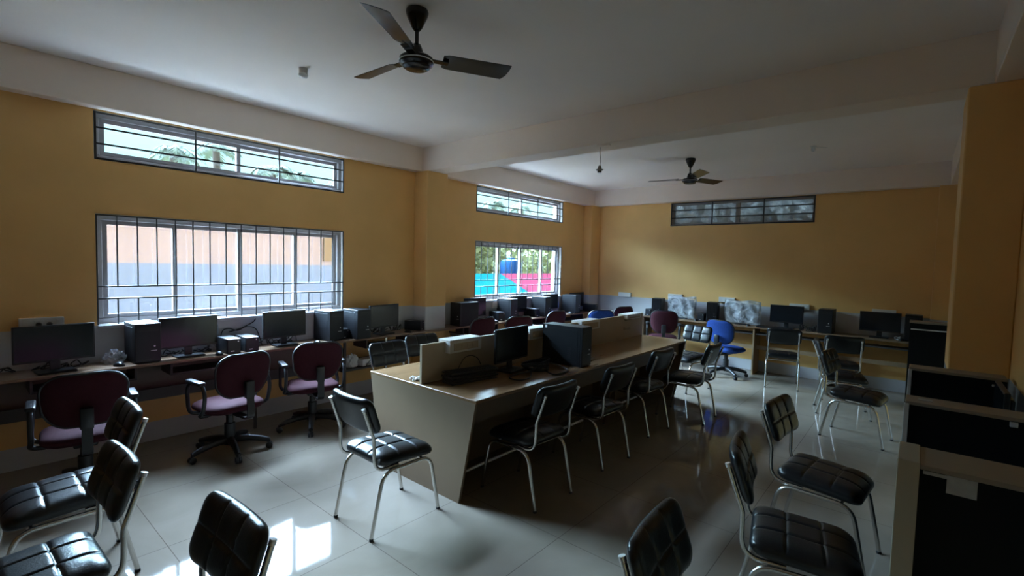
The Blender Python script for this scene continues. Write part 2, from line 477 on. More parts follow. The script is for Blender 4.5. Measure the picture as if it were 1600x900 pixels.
# ------------------------------------------------------------------ windows
def glazed(n, x0, x1, z0, z1, mull, low):
    """aluminium sliding window set in the left wall opening, black grille on the room face"""
    root = empty('window_%d' % n, ((x0+x1)/2, YL, z0)); root['kind'] = 'structure'
    cx = (x0+x1)/2
    H = z1-z0; W = (x1-x0)/2
    f = MB()
    a, b = 0.055, 0.12
    t = 0.05 if low else 0.045
    f.box(-W, W, a, b, 0, t, 0.004, 1); f.box(-W, W, a, b, H-t, H, 0.004, 1)
    f.box(-W, -W+t, a, b, t, H-t, 0.004, 1); f.box(W-t, W, a, b, t, H-t, 0.004, 1)
    f.build('window_frame', M['alu'], root)
    q_ = MB(); k_ = 0.006
    q_.box(-W, W, 0.004, WT, H-k_, H); q_.box(-W, -W+k_, 0.004, WT, 0, H-k_); q_.box(W-k_, W, 0.004, WT, 0, H-k_); q_.box(-W, W, 0.004, WT, 0, k_)
    q_.build('reveal', M['reveal'], root)
    e = [-W+t, *[q-cx for q in mull], W-t]
    for i in range(len(e)-1):
        p, q = e[i], e[i+1]
        yy = a+0.012+(0.022 if i % 2 else 0)
        s = MB(); k = 0.034
        pl, ql = p-(k/2 if i else 0), q+(k/2 if i < len(e)-2 else 0)
        s.box(pl, ql, yy, yy+0.02, t, t+k); s.box(pl, ql, yy, yy+0.02, H-t-k, H-t)
        s.box(pl, pl+k, yy, yy+0.02, t+k, H-t-k); s.box(ql-k, ql, yy, yy+0.02, t+k, H-t-k)
        so = s.build('sash', M['alu'], root)
        g = MB(); g.box(pl+k-0.004, ql-k+0.004, yy+0.008, yy+0.012, t+k-0.004, H-t-k+0.004)
        g.build('glass_pane', M['glass'], so)
    g = MB(); r = 0.006
    fr = 0.007
    if low:
        g.box(-W+0.005, W-0.005, 0.0, 0.012, H-0.016, H-0.006)
        zb1, zb2 = 1.384-z0, 1.283-z0
        for zz in (zb1, zb2): g.box(-W, W, -0.001, 0.011, zz-0.006, zz+0.006)
        nb = 15
        for i in range(1, nb+1):
            x = -W+2*W*i/(nb+1)
            if i in (5, 8, 11):
                g.tube([(x, 0.006, 0), (x, 0.006, H-0.01)], r, 6)
            else:
                g.tube([(x, 0.006, zb1), (x, 0.006, H-0.01)], r, 6)
                g.tube([(x, 0.006, 0), (x, 0.006, zb2)], r, 6)
        for sx_ in (-1, 1): g.box(sx_*(W-0.006)-0.005, sx_*(W-0.006)+0.005, 0, 0.012, 0, H-0.006)
    else:
        for zz in (0.010, H*0.335, H*0.665, H-0.012): g.box(-W+0.004, W-0.004, 0, 0.010, zz-fr, zz+fr)
        for xx in (-W+0.010, -W/3-0.02, W/3, W-0.010): g.box(xx-fr, xx+fr, -0.002, 0.008, 0.004, H-0.004)
    g.build('security_grille', M['grille'], root)
    if low:
        s = MB(); s.box(-W, W, -0.03, 0.22, -0.03, 0.0, 0.004, 1)
        so = s.build('window_sill', M['sill'], root)
    return root
glazed(1, *WX[0], *WHI, [1.93], False)
glazed(2, *WX[0], *WLO, [1.385, 1.935, 2.50], True)
glazed(3, *WX[1], *WHI, [6.38], False)
glazed(4, *WX[1], *WLO, [5.82, 6.39, 6.985], True)

# the dirty ventilator in the far wall
root = empty('window_5', (XF, (VENT[0]+VENT[1])/2, VENT[2])); root['kind'] = 'structure'
W, H = (VENT[1]-VENT[0])/2, VENT[3]-VENT[2]
f = MB(); t = 0.045
f.box(0.06, 0.13, -W, W, 0, t); f.box(0.06, 0.13, -W, W, H-t, H); f.box(0.06, 0.13, -W, -W+t, t, H-t); f.box(0.06, 0.13, W-t, W, t, H-t)
f.box(0.07, 0.12, -0.03, 0.03, t, H-t)
fo = f.build('window_frame', M['alu'], root)
for (p, q) in ((-W+t, -0.03), (0.03, W-t)):
    g = MB(); g.box(0.093, 0.098, p, q, t, H-t); g.build('glass_pane', M['dirtyglass'], fo)
g = MB(); fr = 0.009
for zz in (0.012, H*0.34, H*0.66, H-0.012): g.box(-0.004, 0.010, -W, W, zz-fr, zz+fr)
for yy in (-W+0.012, -W/3-0.04, W/3+0.02, W-0.012): g.box(-0.006, 0.008, yy-fr, yy+fr, 0.004, H-0.004)
g.build('security_grille', M['grille'], root)

# ------------------------------------------------------------------ steel frame chair
def rect_cushion(w_, d, th, rad, ug, vg, groove, dome, place, gw=0.0065, n_edge=5):
    """padded cushion of outline w_ x d with stitched grooves at ug (along u) and vg (along v); place(u,v,n)->xyz"""
    def samples(L, gs):
        s = set()
        base = [L/2*x for x in (-1, -0.985, -0.955, -0.91, -0.85, -0.78)]
        s.update(base); s.update([-q for q in base])
        k = 12
        s.update([L/2*(-0.7+1.4*i/k) for i in range(k+1)])
        for gpos in gs:
            for dlt in (-2.2, -1.2, -0.6, 0, 0.6, 1.2, 2.2): s.add(gpos+dlt*gw)
        out = []
        for q in sorted(s):
            if not out or q-out[-1] > 0.0015: out.append(q)
        return out
    U = samples(w_, ug); V = samples(d, vg)
    def outline(u, v_):
        # pull square corners in to a rounded rectangle
        s = max(abs(u)/(w_/2), abs(v_)/(d/2))
        if s < 1e-6: return u, v_, 0
        bu, bv = u/s, v_/s
        hu, hv = w_/2-rad, d/2-rad
        au, av = abs(bu), abs(bv)
        k = 1.0
        if au > hu and av > hv:
            lo, hi = 0.5, 1.0
            for _ in range(22):
                mid = (lo+hi)/2
                x, y = max(au*mid-hu, 0), max(av*mid-hv, 0)
                if x*x+y*y > rad*rad: hi = mid
                else: lo = mid
            k = lo
        return u*k, v_*k, s
    vs, fs = [], []
    nu, nv = len(U), len(V)
    for side in (1, -1):
        for v_ in V:
            for u in U:
                x, y, s = outline(u, v_)
                h = th/2*math.sqrt(max(0.0, 1-s**7))
                if side > 0:
                    h += dome*(1-s**2)
                    gg = 0
                    for q in ug: gg = max(gg, math.exp(-((u-q)/gw)**2))
                    for q in vg: gg = max(gg, math.exp(-((v_-q)/gw)**2))
                    h -= groove*gg*(1-s**8)
                else:
                    h = h*0.95
                vs.append(place(x, y, side*h))
    for k in range(2):
        o = k*nu*nv
        for j in range(nv-1):
            for i in range(nu-1):
                a = o+j*nu+i
                fs.append((a, a+1, a+nu+1, a+nu))
    mb = MB().add(vs, fs)
    b = bmesh.new()
    for p in mb.v: b.verts.new(p)
    b.verts.ensure_lookup_table()
    for q in mb.f: b.faces.new([b.verts[i] for i in q])
    bmesh.ops.remove_doubles(b, verts=b.verts, dist=0.0006)
    out = MB(); out.bm(b)
    return out

def make_chair():
    root = empty('steel_frame_chair')
    for sy in (1, -1):
        y = 0.2*sy
        fr = MB()
        fr.tube(fillet([(-0.26, y, 0.012), (-0.178, y, 0.389), (0.185, y, 0.389), (0.26, y, 0.012)], 0.10), 0.0115, 10)
        fo = fr.build('side_frame', M['steel'], root, 60)
        for x in (-0.26, 0.26):
            ft = MB(); ft.tube([(x*1.001, y, 0.0), (x*0.993, y, 0.014)], 0.0135, 10)
            ft.build('rubber_foot', M['rubber'], fo, 60)
    for sy in (1, -1):
        y = 0.2*sy
        po = MB()
        po.tube(fillet([(-0.06, y*0.92, 0.402), (-0.235, y*0.95, 0.405), (-0.238, y*0.93, 0.60), (-0.305, y*0.91, 0.792)], [0.085, 0.08]), 0.0105, 10)
        pb = po.build('back_post', M['steel'], root, 60)
        cp = MB(); cp.tube([(-0.303, y*0.91, 0.786), (-0.309, y*0.91, 0.803)], 0.012, 10)
        cp.build('end_cap', M['silver'], pb, 60)
    cb = MB()
    for x in (-0.12, 0.13): cb.tube([(x, -0.2, 0.385), (x, 0.2, 0.385)], 0.009, 8)
    cb.build('cross_bar', M['steel'], root, 60)
    st_ = rect_cushion(0.43, 0.42, 0.092, 0.06, (-0.072, 0.072), (-0.069, 0.069), 0.008, 0.008,
                       lambda u, v_, n: (0.008+u, v_, 0.441+n-0.012*(u/0.21) - (0.012*max(0, (u-0.12)/0.09)**2)))
    st_.build('seat', M['leather'], root, 70)
    T = R(19)
    N = Vector((math.cos(T), 0, math.sin(T))); Uv = Vector((-math.sin(T), 0, math.cos(T)))
    C = Vector((-0.262, 0, 0.738))
    def pl(u, v_, n):
        return tuple(C+Vector((0, 1, 0))*u+Uv*v_+N*(n+0.022*(u/0.215)**2))
    bk = rect_cushion(0.43, 0.235, 0.056, 0.055, (-0.068, 0.068), (0.0,), 0.009, 0.006, pl, 0.008)
    bk.build('backrest', M['leather'], root, 70)
    return root

PROTO = {}
def chair(x, y, deg, label, group='black steel frame chairs'):
    if 'c' not in PROTO:
        PROTO['c'] = make_chair(); o = PROTO['c']
        o['category'] = 'chair'; o.location = (x, y, 0); o.rotation_euler = (0, 0, R(deg)); o['label'] = label; o['group'] = group
        return o
    return dup(PROTO['c'], (x, y, 0), R(deg), label, group)

chair(1.87, 2.601, 0, 'black tufted steel-legged chair standing alone at the near end of the central table')
chair(2.75, 2.133, 86.7, 'first black chair from the near end, right side of the central table')
chair(3.647, 2.124, 85.6, 'second black chair from the near end, right side of the central table')
chair(4.644, 2.179, 84.9, 'third black chair from the near end, right side of the central table')
chair(5.381, 1.927, 89.6, 'fourth black chair, pulled out at the far right corner of the central table')
chair(6.60, 2.40, 166, 'black chair at the far table end, its six-pad backrest facing the camera')
chair(7.80, 1.45, 12, 'black chair seen from behind at the far desk in front of the unwrapped monitor')
chair(7.62, 0.74, 12, 'black chair seen from behind at the far desk before the right-hand monitor')
chair(6.83, 0.624, -78.7, 'black sideways chair right behind another one, nearest the far desk on the right')
chair(5.901, 0.409, -97.4, 'black sideways chair facing right towards the partition by the pillar')
chair(3.40, 0.375, -96, 'black chair facing the middle black partition, behind the nearer right-hand chair')
chair(2.50, 0.345, -79, 'black chair facing the nearest, labelled black partition')
chair(1.51, 0.345, -86, 'black chair backrest at the bottom edge, left of the chair facing the labelled partition')
chair(0.19, 2.49, 182, 'black chair in the bottom left corner, tufted seat lit blue by the window')
chair(0.37, 3.26, 180, 'black chair at the left edge whose lit backrest overlaps the leftmost maroon swivel chair')
chair(0.33, 1.655, 182, 'black chair backrest at the bottom, beside the window reflection on the floor')
chair(3.40, 3.90, -92, 'farther of two black chairs on the window side of the central table')
chair(2.86, 3.74, -88, 'nearer of two black chairs on the window side of the central table')

# ------------------------------------------------------------------ swivel chair
def make_swivel(fab, edge, arms=True):
    root = empty('swivel_chair')
    b = MB()
    b.lathe([(0.045, 0.075), (0.05, 0.085), (0.05, 0.125), (0.036, 0.14)], 20)
    b.build('hub', M['blackpl'], root, 50)
    for k in range(5):
        a = 2*PI*k/5+0.35
        d = Vector((math.cos(a), math.sin(a), 0))
        l = MB()
        pts = [d*0.035+Vector((0, 0, 0.112)), d*0.12+Vector((0, 0, 0.112)), d*0.22+Vector((0, 0, 0.094)), d*0.30+Vector((0, 0, 0.070))]
        l.tube(spline(pts, 5), [0.034-0.013*i/15 for i in range(16)], 8)
        lo = l.build('base_leg', M['blackpl'], root, 50)
        c = MB()
        side = Vector((-d.y, d.x, 0))
        for s in (-1, 1):
            cc = d*0.30+side*(0.013*s)
            Mx = Matrix.Translation(Vector((cc.x, cc.y, 0.027))) @ side.to_track_quat('Z', 'Y').to_matrix().to_4x4()
            c.lathe([(0.020, -0.011), (0.0268, -0.008), (0.0268, 0.008), (0.020, 0.011)], 16, Mx)
        c.tube([d*0.30+Vector((0, 0, 0.03)), d*0.30+Vector((0, 0, 0.075))], 0.009, 8)
        c.build('caster', M['blackpl'], lo, 50)
    g = MB(); g.lathe([(0.042, 0.13), (0.042, 0.255), (0.028, 0.26), (0.028, 0.345)], 18); g.build('gas_column', M['blackpl'], root, 50)
    mch = MB(); mch.box(-0.10, 0.10, -0.065, 0.065, 0.335, 0.375, 0.012)
    mch.tube([(0.02, 0.05, 0.35), (0.03, 0.22, 0.34)], 0.006, 8); mch.build('tilt_mechanism', M['blackpl'], root, 50)
    s = rect_cushion(0.46, 0.46, 0.085, 0.13, (), (), 0, 0.012, lambda u, v_, n: (0.02+u, v_, 0.415+n-(0.02*max(0, (u-0.1)/0.13)**2)))
    so = s.build('seat', fab, root, 70)
    T = R(9); N = Vector((math.cos(T), 0, math.sin(T))); Uv = Vector((-math.sin(T), 0, math.cos(T))); C = Vector((-0.245, 0, 0.70))
    def pl(u, v_, n):
        wv = 1-0.14*max(0, -v_/0.2)
        return tuple(C+Vector((0, 1, 0))*u*wv+Uv*v_+N*(n+0.035*(u/0.21)**2))
    k = rect_cushion(0.44, 0.36, 0.058, 0.125, (), (), 0, 0.008, pl)
    ko = k.build('backrest', fab, root, 70)
    pp = []
    for i in range(64):
        a = 2*PI*i/64
        cx_, sy_ = math.cos(a), math.sin(a)
        hu, hv, rr = 0.22-0.125, 0.18-0.125, 0.125
        u = math.copysign(hu, cx_)+rr*cx_ if abs(cx_) > 1e-6 else 0
        q = math.copysign(hv, sy_)+rr*sy_
        pp.append(pl(u, q, -0.004))
    pp.append(pp[0]); pp.append(pp[1])
    pi_ = MB(); pi_.tube(pp, 0.009, 6, cap=False); pi_.build('edge_piping', edge, ko, 60)
    sp = MB(); sp.box(-0.011, 0.011, -0.03, 0.03, 0, 1, 0.0, 1)
    sb = MB()
    path = fillet([(-0.06, 0, 0.352), (-0.325, 0, 0.352), (-0.315, 0, 0.56)], 0.05)
    for i in range(len(path)-1):
        p, q = path[i], path[i+1]
        dirv = (q-p); L = dirv.length
        Mx = Matrix.Translation(p) @ dirv.to_track_quat('Z', 'Y').to_matrix().to_4x4()
        sb.box(-0.028, 0.028, -0.008, 0.008, -0.002, L+0.002, 0, 1, Mx)
    sb.box(-0.325, -0.28, -0.035, 0.035, 0.52, 0.66, 0.01)
    sb.build('back_support', M['blackpl'], root, 40)
    if arms:
        for sy in (1, -1):
            y = sy*0.265
            a = MB()
            lp = spline([(0.06, sy*0.20, 0.372), (0.09, y, 0.40), (0.13, y, 0.50), (0.12, y, 0.60), (0.03, y, 0.645), (-0.10, y, 0.635), (-0.145, y, 0.56), (-0.12, y, 0.44), (-0.07, y, 0.39), (-0.05, sy*0.20, 0.372)], 5)
            a.tube(lp, 0.0155, 8)
            ao = a.build('armrest', M['blackpl'], root, 60)
            p = MB(); p.box(-0.12, 0.115, y-0.026, y+0.026, 0.635, 0.665, 0.012, 3); p.build('arm_pad', M['blackpl'], ao, 60)
    return root

sw = make_swivel(M['maroon'], M['blackpl']); sw.location = (0.62, 4.38, 0); sw.rotation_euler = (0, 0, R(84))
tag(sw, 'maroon swivel chair nearest the left edge, behind the lit black seats', 'office chair', 'maroon swivel chairs')
GS = 'maroon swivel chairs'
dup(sw, (1.55, 4.40, 0), R(98), 'maroon swivel chair in front of the window desk, second from the left', GS)
dup(sw, (2.33, 4.50, 0), R(76), 'maroon swivel chair in front of the window desk, third from the left', GS)
TS = (1, 1, 1.055)
dup(sw, (4.66, 4.63, 0), R(86), 'maroon swivel chair at the first desk past the left pillar', GS, TS)
dup(sw, (5.24, 4.43, 0), R(72), 'second maroon swivel chair past the left pillar, above the table monitor', GS, TS)
dup(sw, (6.25, 4.55, 0), R(84), 'maroon swivel chair back just above the black PC on the table', GS, TS)
dup(sw, (8.0, 4.25, 0), R(68), 'maroon swivel chair in the far left corner beside the paper stack', GS, TS)
dup(sw, (8.02, 3.33, 0), R(24), 'maroon swivel chair at the far desk in front of the left wrapped monitor', GS, TS)
bs = make_swivel(M['bluefab'], M['blackpl'], arms=False); bs.location = (7.84, 2.23, 0); bs.rotation_euler = (0, 0, R(-12))
tag(bs, 'blue swivel chair without armrests at the far desk', 'office chair', 'blue swivel chairs')
dup(bs, (7.12, 4.12, 0), R(48), 'blue swivel chair on the window side, only its rounded top above the table divider', 'blue swivel chairs', (1, 1, 1.055))

# ------------------------------------------------------------------ central table
TX0, TX1, TY0, TY1, TT = 2.27, 6.04, 2.20, 3.42, 0.75
tb = empty('computer_table', ((TX0+TX1)/2, (TY0+TY1)/2, 0), 0, 'long beige two-sided table with slanted end panels in mid room', 'table')
hx, hy = (TX1-TX0)/2, (TY1-TY0)/2
m_ = MB(); m_.box(-hx, hx, -hy, hy, TT-0.022, TT, 0.003, 1); m_.build('tabletop', M['lam'], tb)
for s in (-1, 1):
    m_ = MB()
    m_.prism([(-hy+0.005, TT-0.022), (hy-0.005, TT-0.022), (hy-0.15, 0), (-hy+0.15, 0)], s*hx-(0.02 if s > 0 else 0), s*hx+(0.02 if s < 0 else 0), 'x')
    m_.build('end_panel', M['lamend'], tb)
for s in (-1, 1):
    m_ = MB(); m_.box(-hx+0.02, hx-0.02, s*(hy-0.10)-0.009, s*(hy-0.10)+0.009, 0.56, TT-0.022); m_.build('apron', M['aprondark'], tb)
m_ = MB(); m_.box(-hx+0.02, hx-0.02, -0.012, 0.012, 0.0, TT-0.022)
for x in (-0.6, 0.65): m_.box(x-0.01, x+0.01, -0.30, 0.30, 0.0, TT-0.022)
m_.build('centre_panel', M['lamend'], tb)
for s in (-1, 1):
    m_ = MB(); m_.tube([(-hx+0.03, s*0.30, 0.11), (hx-0.03, s*0.30, 0.11)], 0.012, 10); m_.build('foot_rail', M['silver'], tb, 60)
m_ = MB(); m_.box(-hx+0.02, hx-0.01, -0.02, 0.005, TT, 1.045, 0.002, 1); dv = m_.build('divider', M['lamlight'], tb)
cx_ = (TX0+TX1)/2
for i, (a, b_) in enumerate(((2.52, 2.87), (3.52, 3.86), (4.42, 4.80), (5.48, 5.86))):
    m_ = MB()
    a -= cx_; b_ -= cx_
    m_.box(a, b_, -0.075, 0.06, 1.043, 1.060, 0.004)
    m_.box(a, b_, -0.075, -0.02, 0.955 if i < 3 else 1.0, 1.045, 0.004)
    m_.box(a, b_, 0.005, 0.06, 0.955, 1.045, 0.004)
    so = m_.build('socket_box', M['whitepl'], tb)
    p = MB(); p.box(a+0.04, b_-0.04, -0.0775, -0.074, 0.972 if i < 3 else 1.01, 1.03, 0.001, 1)
    for q in range(4): p.box(a+0.06+q*0.062, a+0.095+q*0.062, -0.0795, -0.077, 0.985 if i < 3 else 1.015, 1.015 if i < 3 else 1.026)
    p.build('switch_plate', M['lamlight'], so)
    if i == 3:
        p = MB(); p.box(a+0.02, a+0.16, -0.05, -0.0205, 0.985, 0.999); p.box(a, a+0.14, -0.045, -0.0205, 0.865, 0.90); p.build('open_back_box', M['capbeige'], so)

# ------------------------------------------------------------------ wall desks
DT, DY0 = 0.76, 4.80
wd = empty('wall_desk', (4.2, 4.97, 0), 0, 'long brown wall desk with dark lower shelf running under the windows', 'desk')
def L_(x): return x-4.2
m_ = MB(); m_.box(L_(XB+0.02), L_(4.055), -0.17, 0.175, DT-0.022, DT, 0.003, 1); m_.box(L_(4.415), L_(8.20), -0.17, 0.175, DT-0.022, DT, 0.003, 1)
m_.box(L_(4.05), L_(4.42), -0.17, -0.085, DT-0.022, DT, 0.003, 1)
m_.build('desktop', M['lamdark'], wd)
m_ = MB(); m_.box(L_(XB+0.02), L_(4.04), 0.04, 0.06, 0.405, 0.50); m_.box(L_(4.43), L_(8.2), 0.04, 0.06, 0.405, 0.50)
m_.build('lower_rail', M['darkboard'], wd)
m_ = MB(); m_.box(L_(XB+0.02), L_(2.84), 0.15, 0.168, 0.46, DT-0.022); m_.build('back_panel', M['deskback'], wd)
m_ = MB(); m_.box(L_(2.85), L_(3.46), -0.13, 0.04, 0.40, 0.418); m_.build('lower_shelf', M['darkboard'], wd)
for x in (-1.2, 1.93, 2.88, 3.42, 4.70, 5.9, 7.2):
    m_ = MB(); m_.box(L_(x)-0.012, L_(x)+0.012, -0.14, -0.115, 0, DT-0.022); m_.box(L_(x)-0.012, L_(x)+0.012, -0.115, 0.15, 0.64, 0.66)
    m_.build('leg', M['steel'] if x == 3.42 else M['darkboard'], wd)
for x in (0.70, 1.55, 3.45, 5.1, 6.3, 7.5):
    m_ = MB(); m_.box(L_(x)-0.30, L_(x)+0.30, -0.15, 0.12, 0.635, 0.652)
    m_.box(L_(x)-0.31, L_(x)-0.295, -0.15, 0.12, 0.635, DT-0.022); m_.box(L_(x)+0.295, L_(x)+0.31, -0.15, 0.12, 0.635, DT-0.022)
    m_.build('keyboard_tray', M['darkboard'], wd)

fd = empty('far_desk', (8.41, 2.2, 0), 0, 'brown desk along the far wall with side panels and keyboard trays', 'desk')
m_ = MB(); m_.box(-0.19, 0.185, -2.33, 2.76, DT-0.025, DT, 0.003, 1); m_.build('desktop', M['lamdark'], fd)
for y in (3.80, 1.95, 0.95, -0.10):
    m_ = MB(); m_.box(-0.17, 0.185, y-2.2-0.011, y-2.2+0.011, 0, DT-0.025); m_.build('side_panel', M['deskside'], fd)
for (a, b_) in ((1.96, 3.79), (0.96, 1.94), (-0.09, 0.94)):
    m_ = MB(); m_.box(-0.16, 0.10, a-2.2+0.02, b_-2.2-0.02, 0.635, 0.652); m_.build('keyboard_tray', M['darkboard'], fd)
    m_ = MB(); m_.box(-0.02, 0.0, a-2.2, b_-2.2, 0.385, 0.445); m_.build('lower_rail', M['deskside'], fd)

# ------------------------------------------------------------------ black booths on the right
booth_labels = ('nearest black partition with a beige end post and a pasted grey label',
                'middle black partition with a grey cap, between the labelled one and the pillar one',
                'black partition standing right in front of the yellow pillar')
for i, (x0, x1) in enumerate(((1.90, 2.10), (2.80, 2.95), (3.80, 3.95))):
    bt = empty('booth_partition', ((x0+x1)/2, -0.19, 0), 0, booth_labels[i], 'partition')
    h = (x1-x0)/2
    m_ = MB(); m_.box(-h+0.008, h-0.008, -0.235 if i == 0 else -0.215, 0.205, 0.0, 1.085); m_.build('panel', M['blackboard'], bt)
    m_ = MB(); m_.box(-h, h, -0.24 if i == 0 else -0.215, 0.158 if i == 0 else 0.21, 1.085, 1.10, 0.002, 1); m_.build('top_cap', M['capgrey'], bt)
    if i == 0:
        m_ = MB(); m_.box(-h-0.004, h, 0.158, 0.212, 0.0, 1.105, 0.002, 1); m_.build('end_post', M['capbeige'], bt)
        m_ = MB(); m_.box(-h+0.0055, -h+0.0085, 0.030, 0.096, 1.030, 1.083); m_.build('label', M['sticker'], bt)
        m_ = MB(); m_.box(-h+0.005, -h+0.0085, 0.092, 0.150, 1.072, 1.082); m_.build('tape_strip', M['sticker'], bt)
    else:
        m_ = MB(); m_.box(-h-0.003, -h+0.012, 0.195, 0.213, 0.0, 1.09, 0.002, 1); m_.build('metal_edge', M['silver'], bt)
        m_ = MB(); y = -0.135 if i == 1 else -0.165
        m_.box(-h-0.006, -h+0.009, y-0.012, y+0.012, 1.062 if i == 1 else 1.05, 1.082 if i == 1 else 1.062, 0.002); m_.build('clip', M['silver'], bt)
        if i == 1:
            m_ = MB(); m_.box(-0.02, 0.02, 0.115, 0.165, 1.1, 1.103); m_.build('tape_scrap', M['sticker'], bt)
bt = empty('booth_partition', (7.72, -0.10, 0), 0, 'tall black partition beyond the yellow pillar at the right end of the far desk', 'partition')
m_ = MB(); m_.box(-0.11, 0.12, -0.23, 0.16, 0, 1.065); m_.build('panel', M['blackboard'], bt)
m_ = MB(); m_.box(-0.12, 0.125, -0.235, 0.165, 1.065, 1.085); m_.build('top_cap', M['capgrey'], bt)
m_ = MB(); m_.box(-0.125, -0.108, -0.235, 0.15, 0.985, 0.998); m_.build('metal_strip', M['silver'], bt)
for (a, b_, lab) in ((2.11, 2.79, 'small dark booth desk between the nearest and middle black partitions'), (2.96, 3.79, 'small dark booth desk between the middle partition and the pillar partition')):
    d = empty('booth_desk', ((a+b_)/2, -0.24, 0), 0, lab, 'desk')
    h = (b_-a)/2
    m_ = MB(); m_.box(-h, h, -0.195, 0.19, DT-0.025, DT, 0.002, 1); m_.build('desktop', M['darkboard'], d)
    m_ = MB(); m_.box(-h, h, -0.10, -0.085, 0.0, DT-0.025); m_.build('back_panel', M['blackboard'], d)

# ------------------------------------------------------------------ monitors
def make_monitor(name='monitor', wd_=0.46, ht=0.272, z0=0.085):
    """screen faces local -y; base at z=0"""
    root = empty(name)
    m_ = MB(); m_.box(-wd_/2, wd_/2, -0.012, 0.012, z0, z0+ht, 0.005)
    m_.box(-wd_/2+0.05, wd_/2-0.05, 0.010, 0.035, z0+0.03, z0+ht-0.04, 0.010)
    po = m_.build('display_housing', M['blackpl'], root)
    m_ = MB(); m_.box(-wd_/2+0.010, wd_/2-0.010, -0.0135, -0.0115, z0+0.018, z0+ht-0.010); m_.build('screen', M['screen'], po)
    m_ = MB(); m_.box(-0.030, 0.030, 0.012, 0.030, 0.015, z0+0.05, 0.004); m_.build('stand_neck', M['blackpl'], root)
    m_ = MB(); m_.box(-0.11, 0.11, -0.075, 0.085, 0.0, 0.014, 0.006); m_.build('stand_base', M['glossblack'], root)
    return root
mo = make_monitor()
def monitor(x, y, deg, label, group, scale=None, z=DT):
    if 'm' not in PROTO:
        PROTO['m'] = mo; mo.location = (x, y, z); mo.rotation_euler = (0, 0, R(deg)); tag(mo, label, 'monitor', group)
        if scale: mo.scale = scale
        return mo
    return dup(mo, (x, y, z), R(deg), label, group, scale or (1, 1, 1))
GM = 'monitors along the window desk'
monitor(0.54, 4.93, 4, 'black monitor nearest the left edge, below the wall socket box', GM, (1, 1, 1.0))
monitor(1.415, 4.95, 3, 'black monitor under the window, between the first tall PC and two small black boxes', GM)
monitor(2.265, 4.95, 6, 'black monitor under the right part of the near window', GM)
monitor(3.47, 4.95, 8, 'black monitor with a greyish screen left of the pillar, beside two tall PCs', GM)
monitor(5.15, 5.06, 2, 'dark monitor partly behind the first PC past the left pillar', GM, (1.03, 1, 1.02))
monitor(6.17, 5.06, 2, 'dark monitor behind the second PC under the far window', GM)
monitor(7.09, 5.06, 2, 'dark monitor behind the reddish-lit third PC under the far window', GM)
monitor(7.95, 5.06, 2, 'dark monitor at the right end of the far window, behind the fourth PC', GM, (1.1, 1, 1))
GF = 'monitors along the far desk'
monitor(8.44, 1.545, -90, 'black monitor standing unwrapped in the middle of the far desk', GF)
monitor(8.40, 0.39, -90, 'black monitor at the right end of the far desk', GF)
monitor(3.135, 2.63, 6, 'black monitor on the central table beside the keyboard stack', 'monitor on the central table', (1.05, 1, 1.04), TT)
monitor(3.55, -0.36, 180, 'dark monitor on the booth desk between the two farther black partitions', 'monitor in the booths', (0.85, 1, 0.95))

# monitors still in their crinkled plastic bags
def wrapped(x, y, deg, label, wd_, ht, seed):
    root = empty('wrapped_monitor', (x, y, DT), R(deg), label, 'monitor', 'monitors in plastic bags')
    m_ = MB(); m_.box(-0.21, 0.21, -0.012, 0.012, 0.085, 0.085+0.25, 0.005); m_.build('display_housing', M['blackpl'], root)
    m_ = MB(); m_.box(-0.03, 0.03, 0.012, 0.03, 0.015, 0.14); m_.build('stand_neck', M['blackpl'], root)
    m_ = MB(); m_.box(-0.10, 0.10, -0.06, 0.07, 0, 0.014, 0.005); m_.build('stand_base', M['blackpl'], root)
    rnd = random.Random(seed)
    vs, fs = [], []
    nx, nz = 26, 20
    ph = [rnd.uniform(0, 6) for _ in range(8)]
    for side in (-1, 1):
        for j in range(nz+1):
            for i in range(nx+1):
                u, q = i/nx*2-1, j/nz
                edge = (1-abs(u)**6)*(1-abs(2*q-1)**6)
                wv = 0.008*math.sin(9*u+ph[0]+4*q)+0.006*math.sin(17*u*q+ph[1])+0.005*math.sin(13*q+7*u+ph[2])+rnd.uniform(-.002, .002)
                yy = side*(0.020+0.030*edge**0.5)*(1 if side < 0 else 1.3)+wv*edge
                zz = 0.004+q*ht+0.010*math.sin(5*u+ph[3])*(q if q > 0.5 else 0)
                xx = u*wd_/2*(1+0.03*math.sin(6*q+ph[4]))
                if j in (0, nz) or i in (0, nx): yy = wv*0.3*(1 if j else 0)+0.02*0
                vs.append((xx, yy, max(zz, 0.003)))
    n1 = (nx+1)
    for k in range(2):
        o = k*n1*(nz+1)
        for j in range(nz):
            for i in range(nx):
                a = o+j*n1+i; fs.append((a, a+1, a+n1+1, a+n1))
    MB().add(vs, fs).build('plastic_bag', M['film'], root, 80)
    return root
wrapped(8.40, 3.17, -90, 'monitor in a crinkled clear bag on the far desk behind the maroon chair', 0.50, 0.385, 3)
wrapped(8.40, 2.17, -90, 'monitor in a clear bag with dark marks on the far desk', 0.55, 0.385, 5)

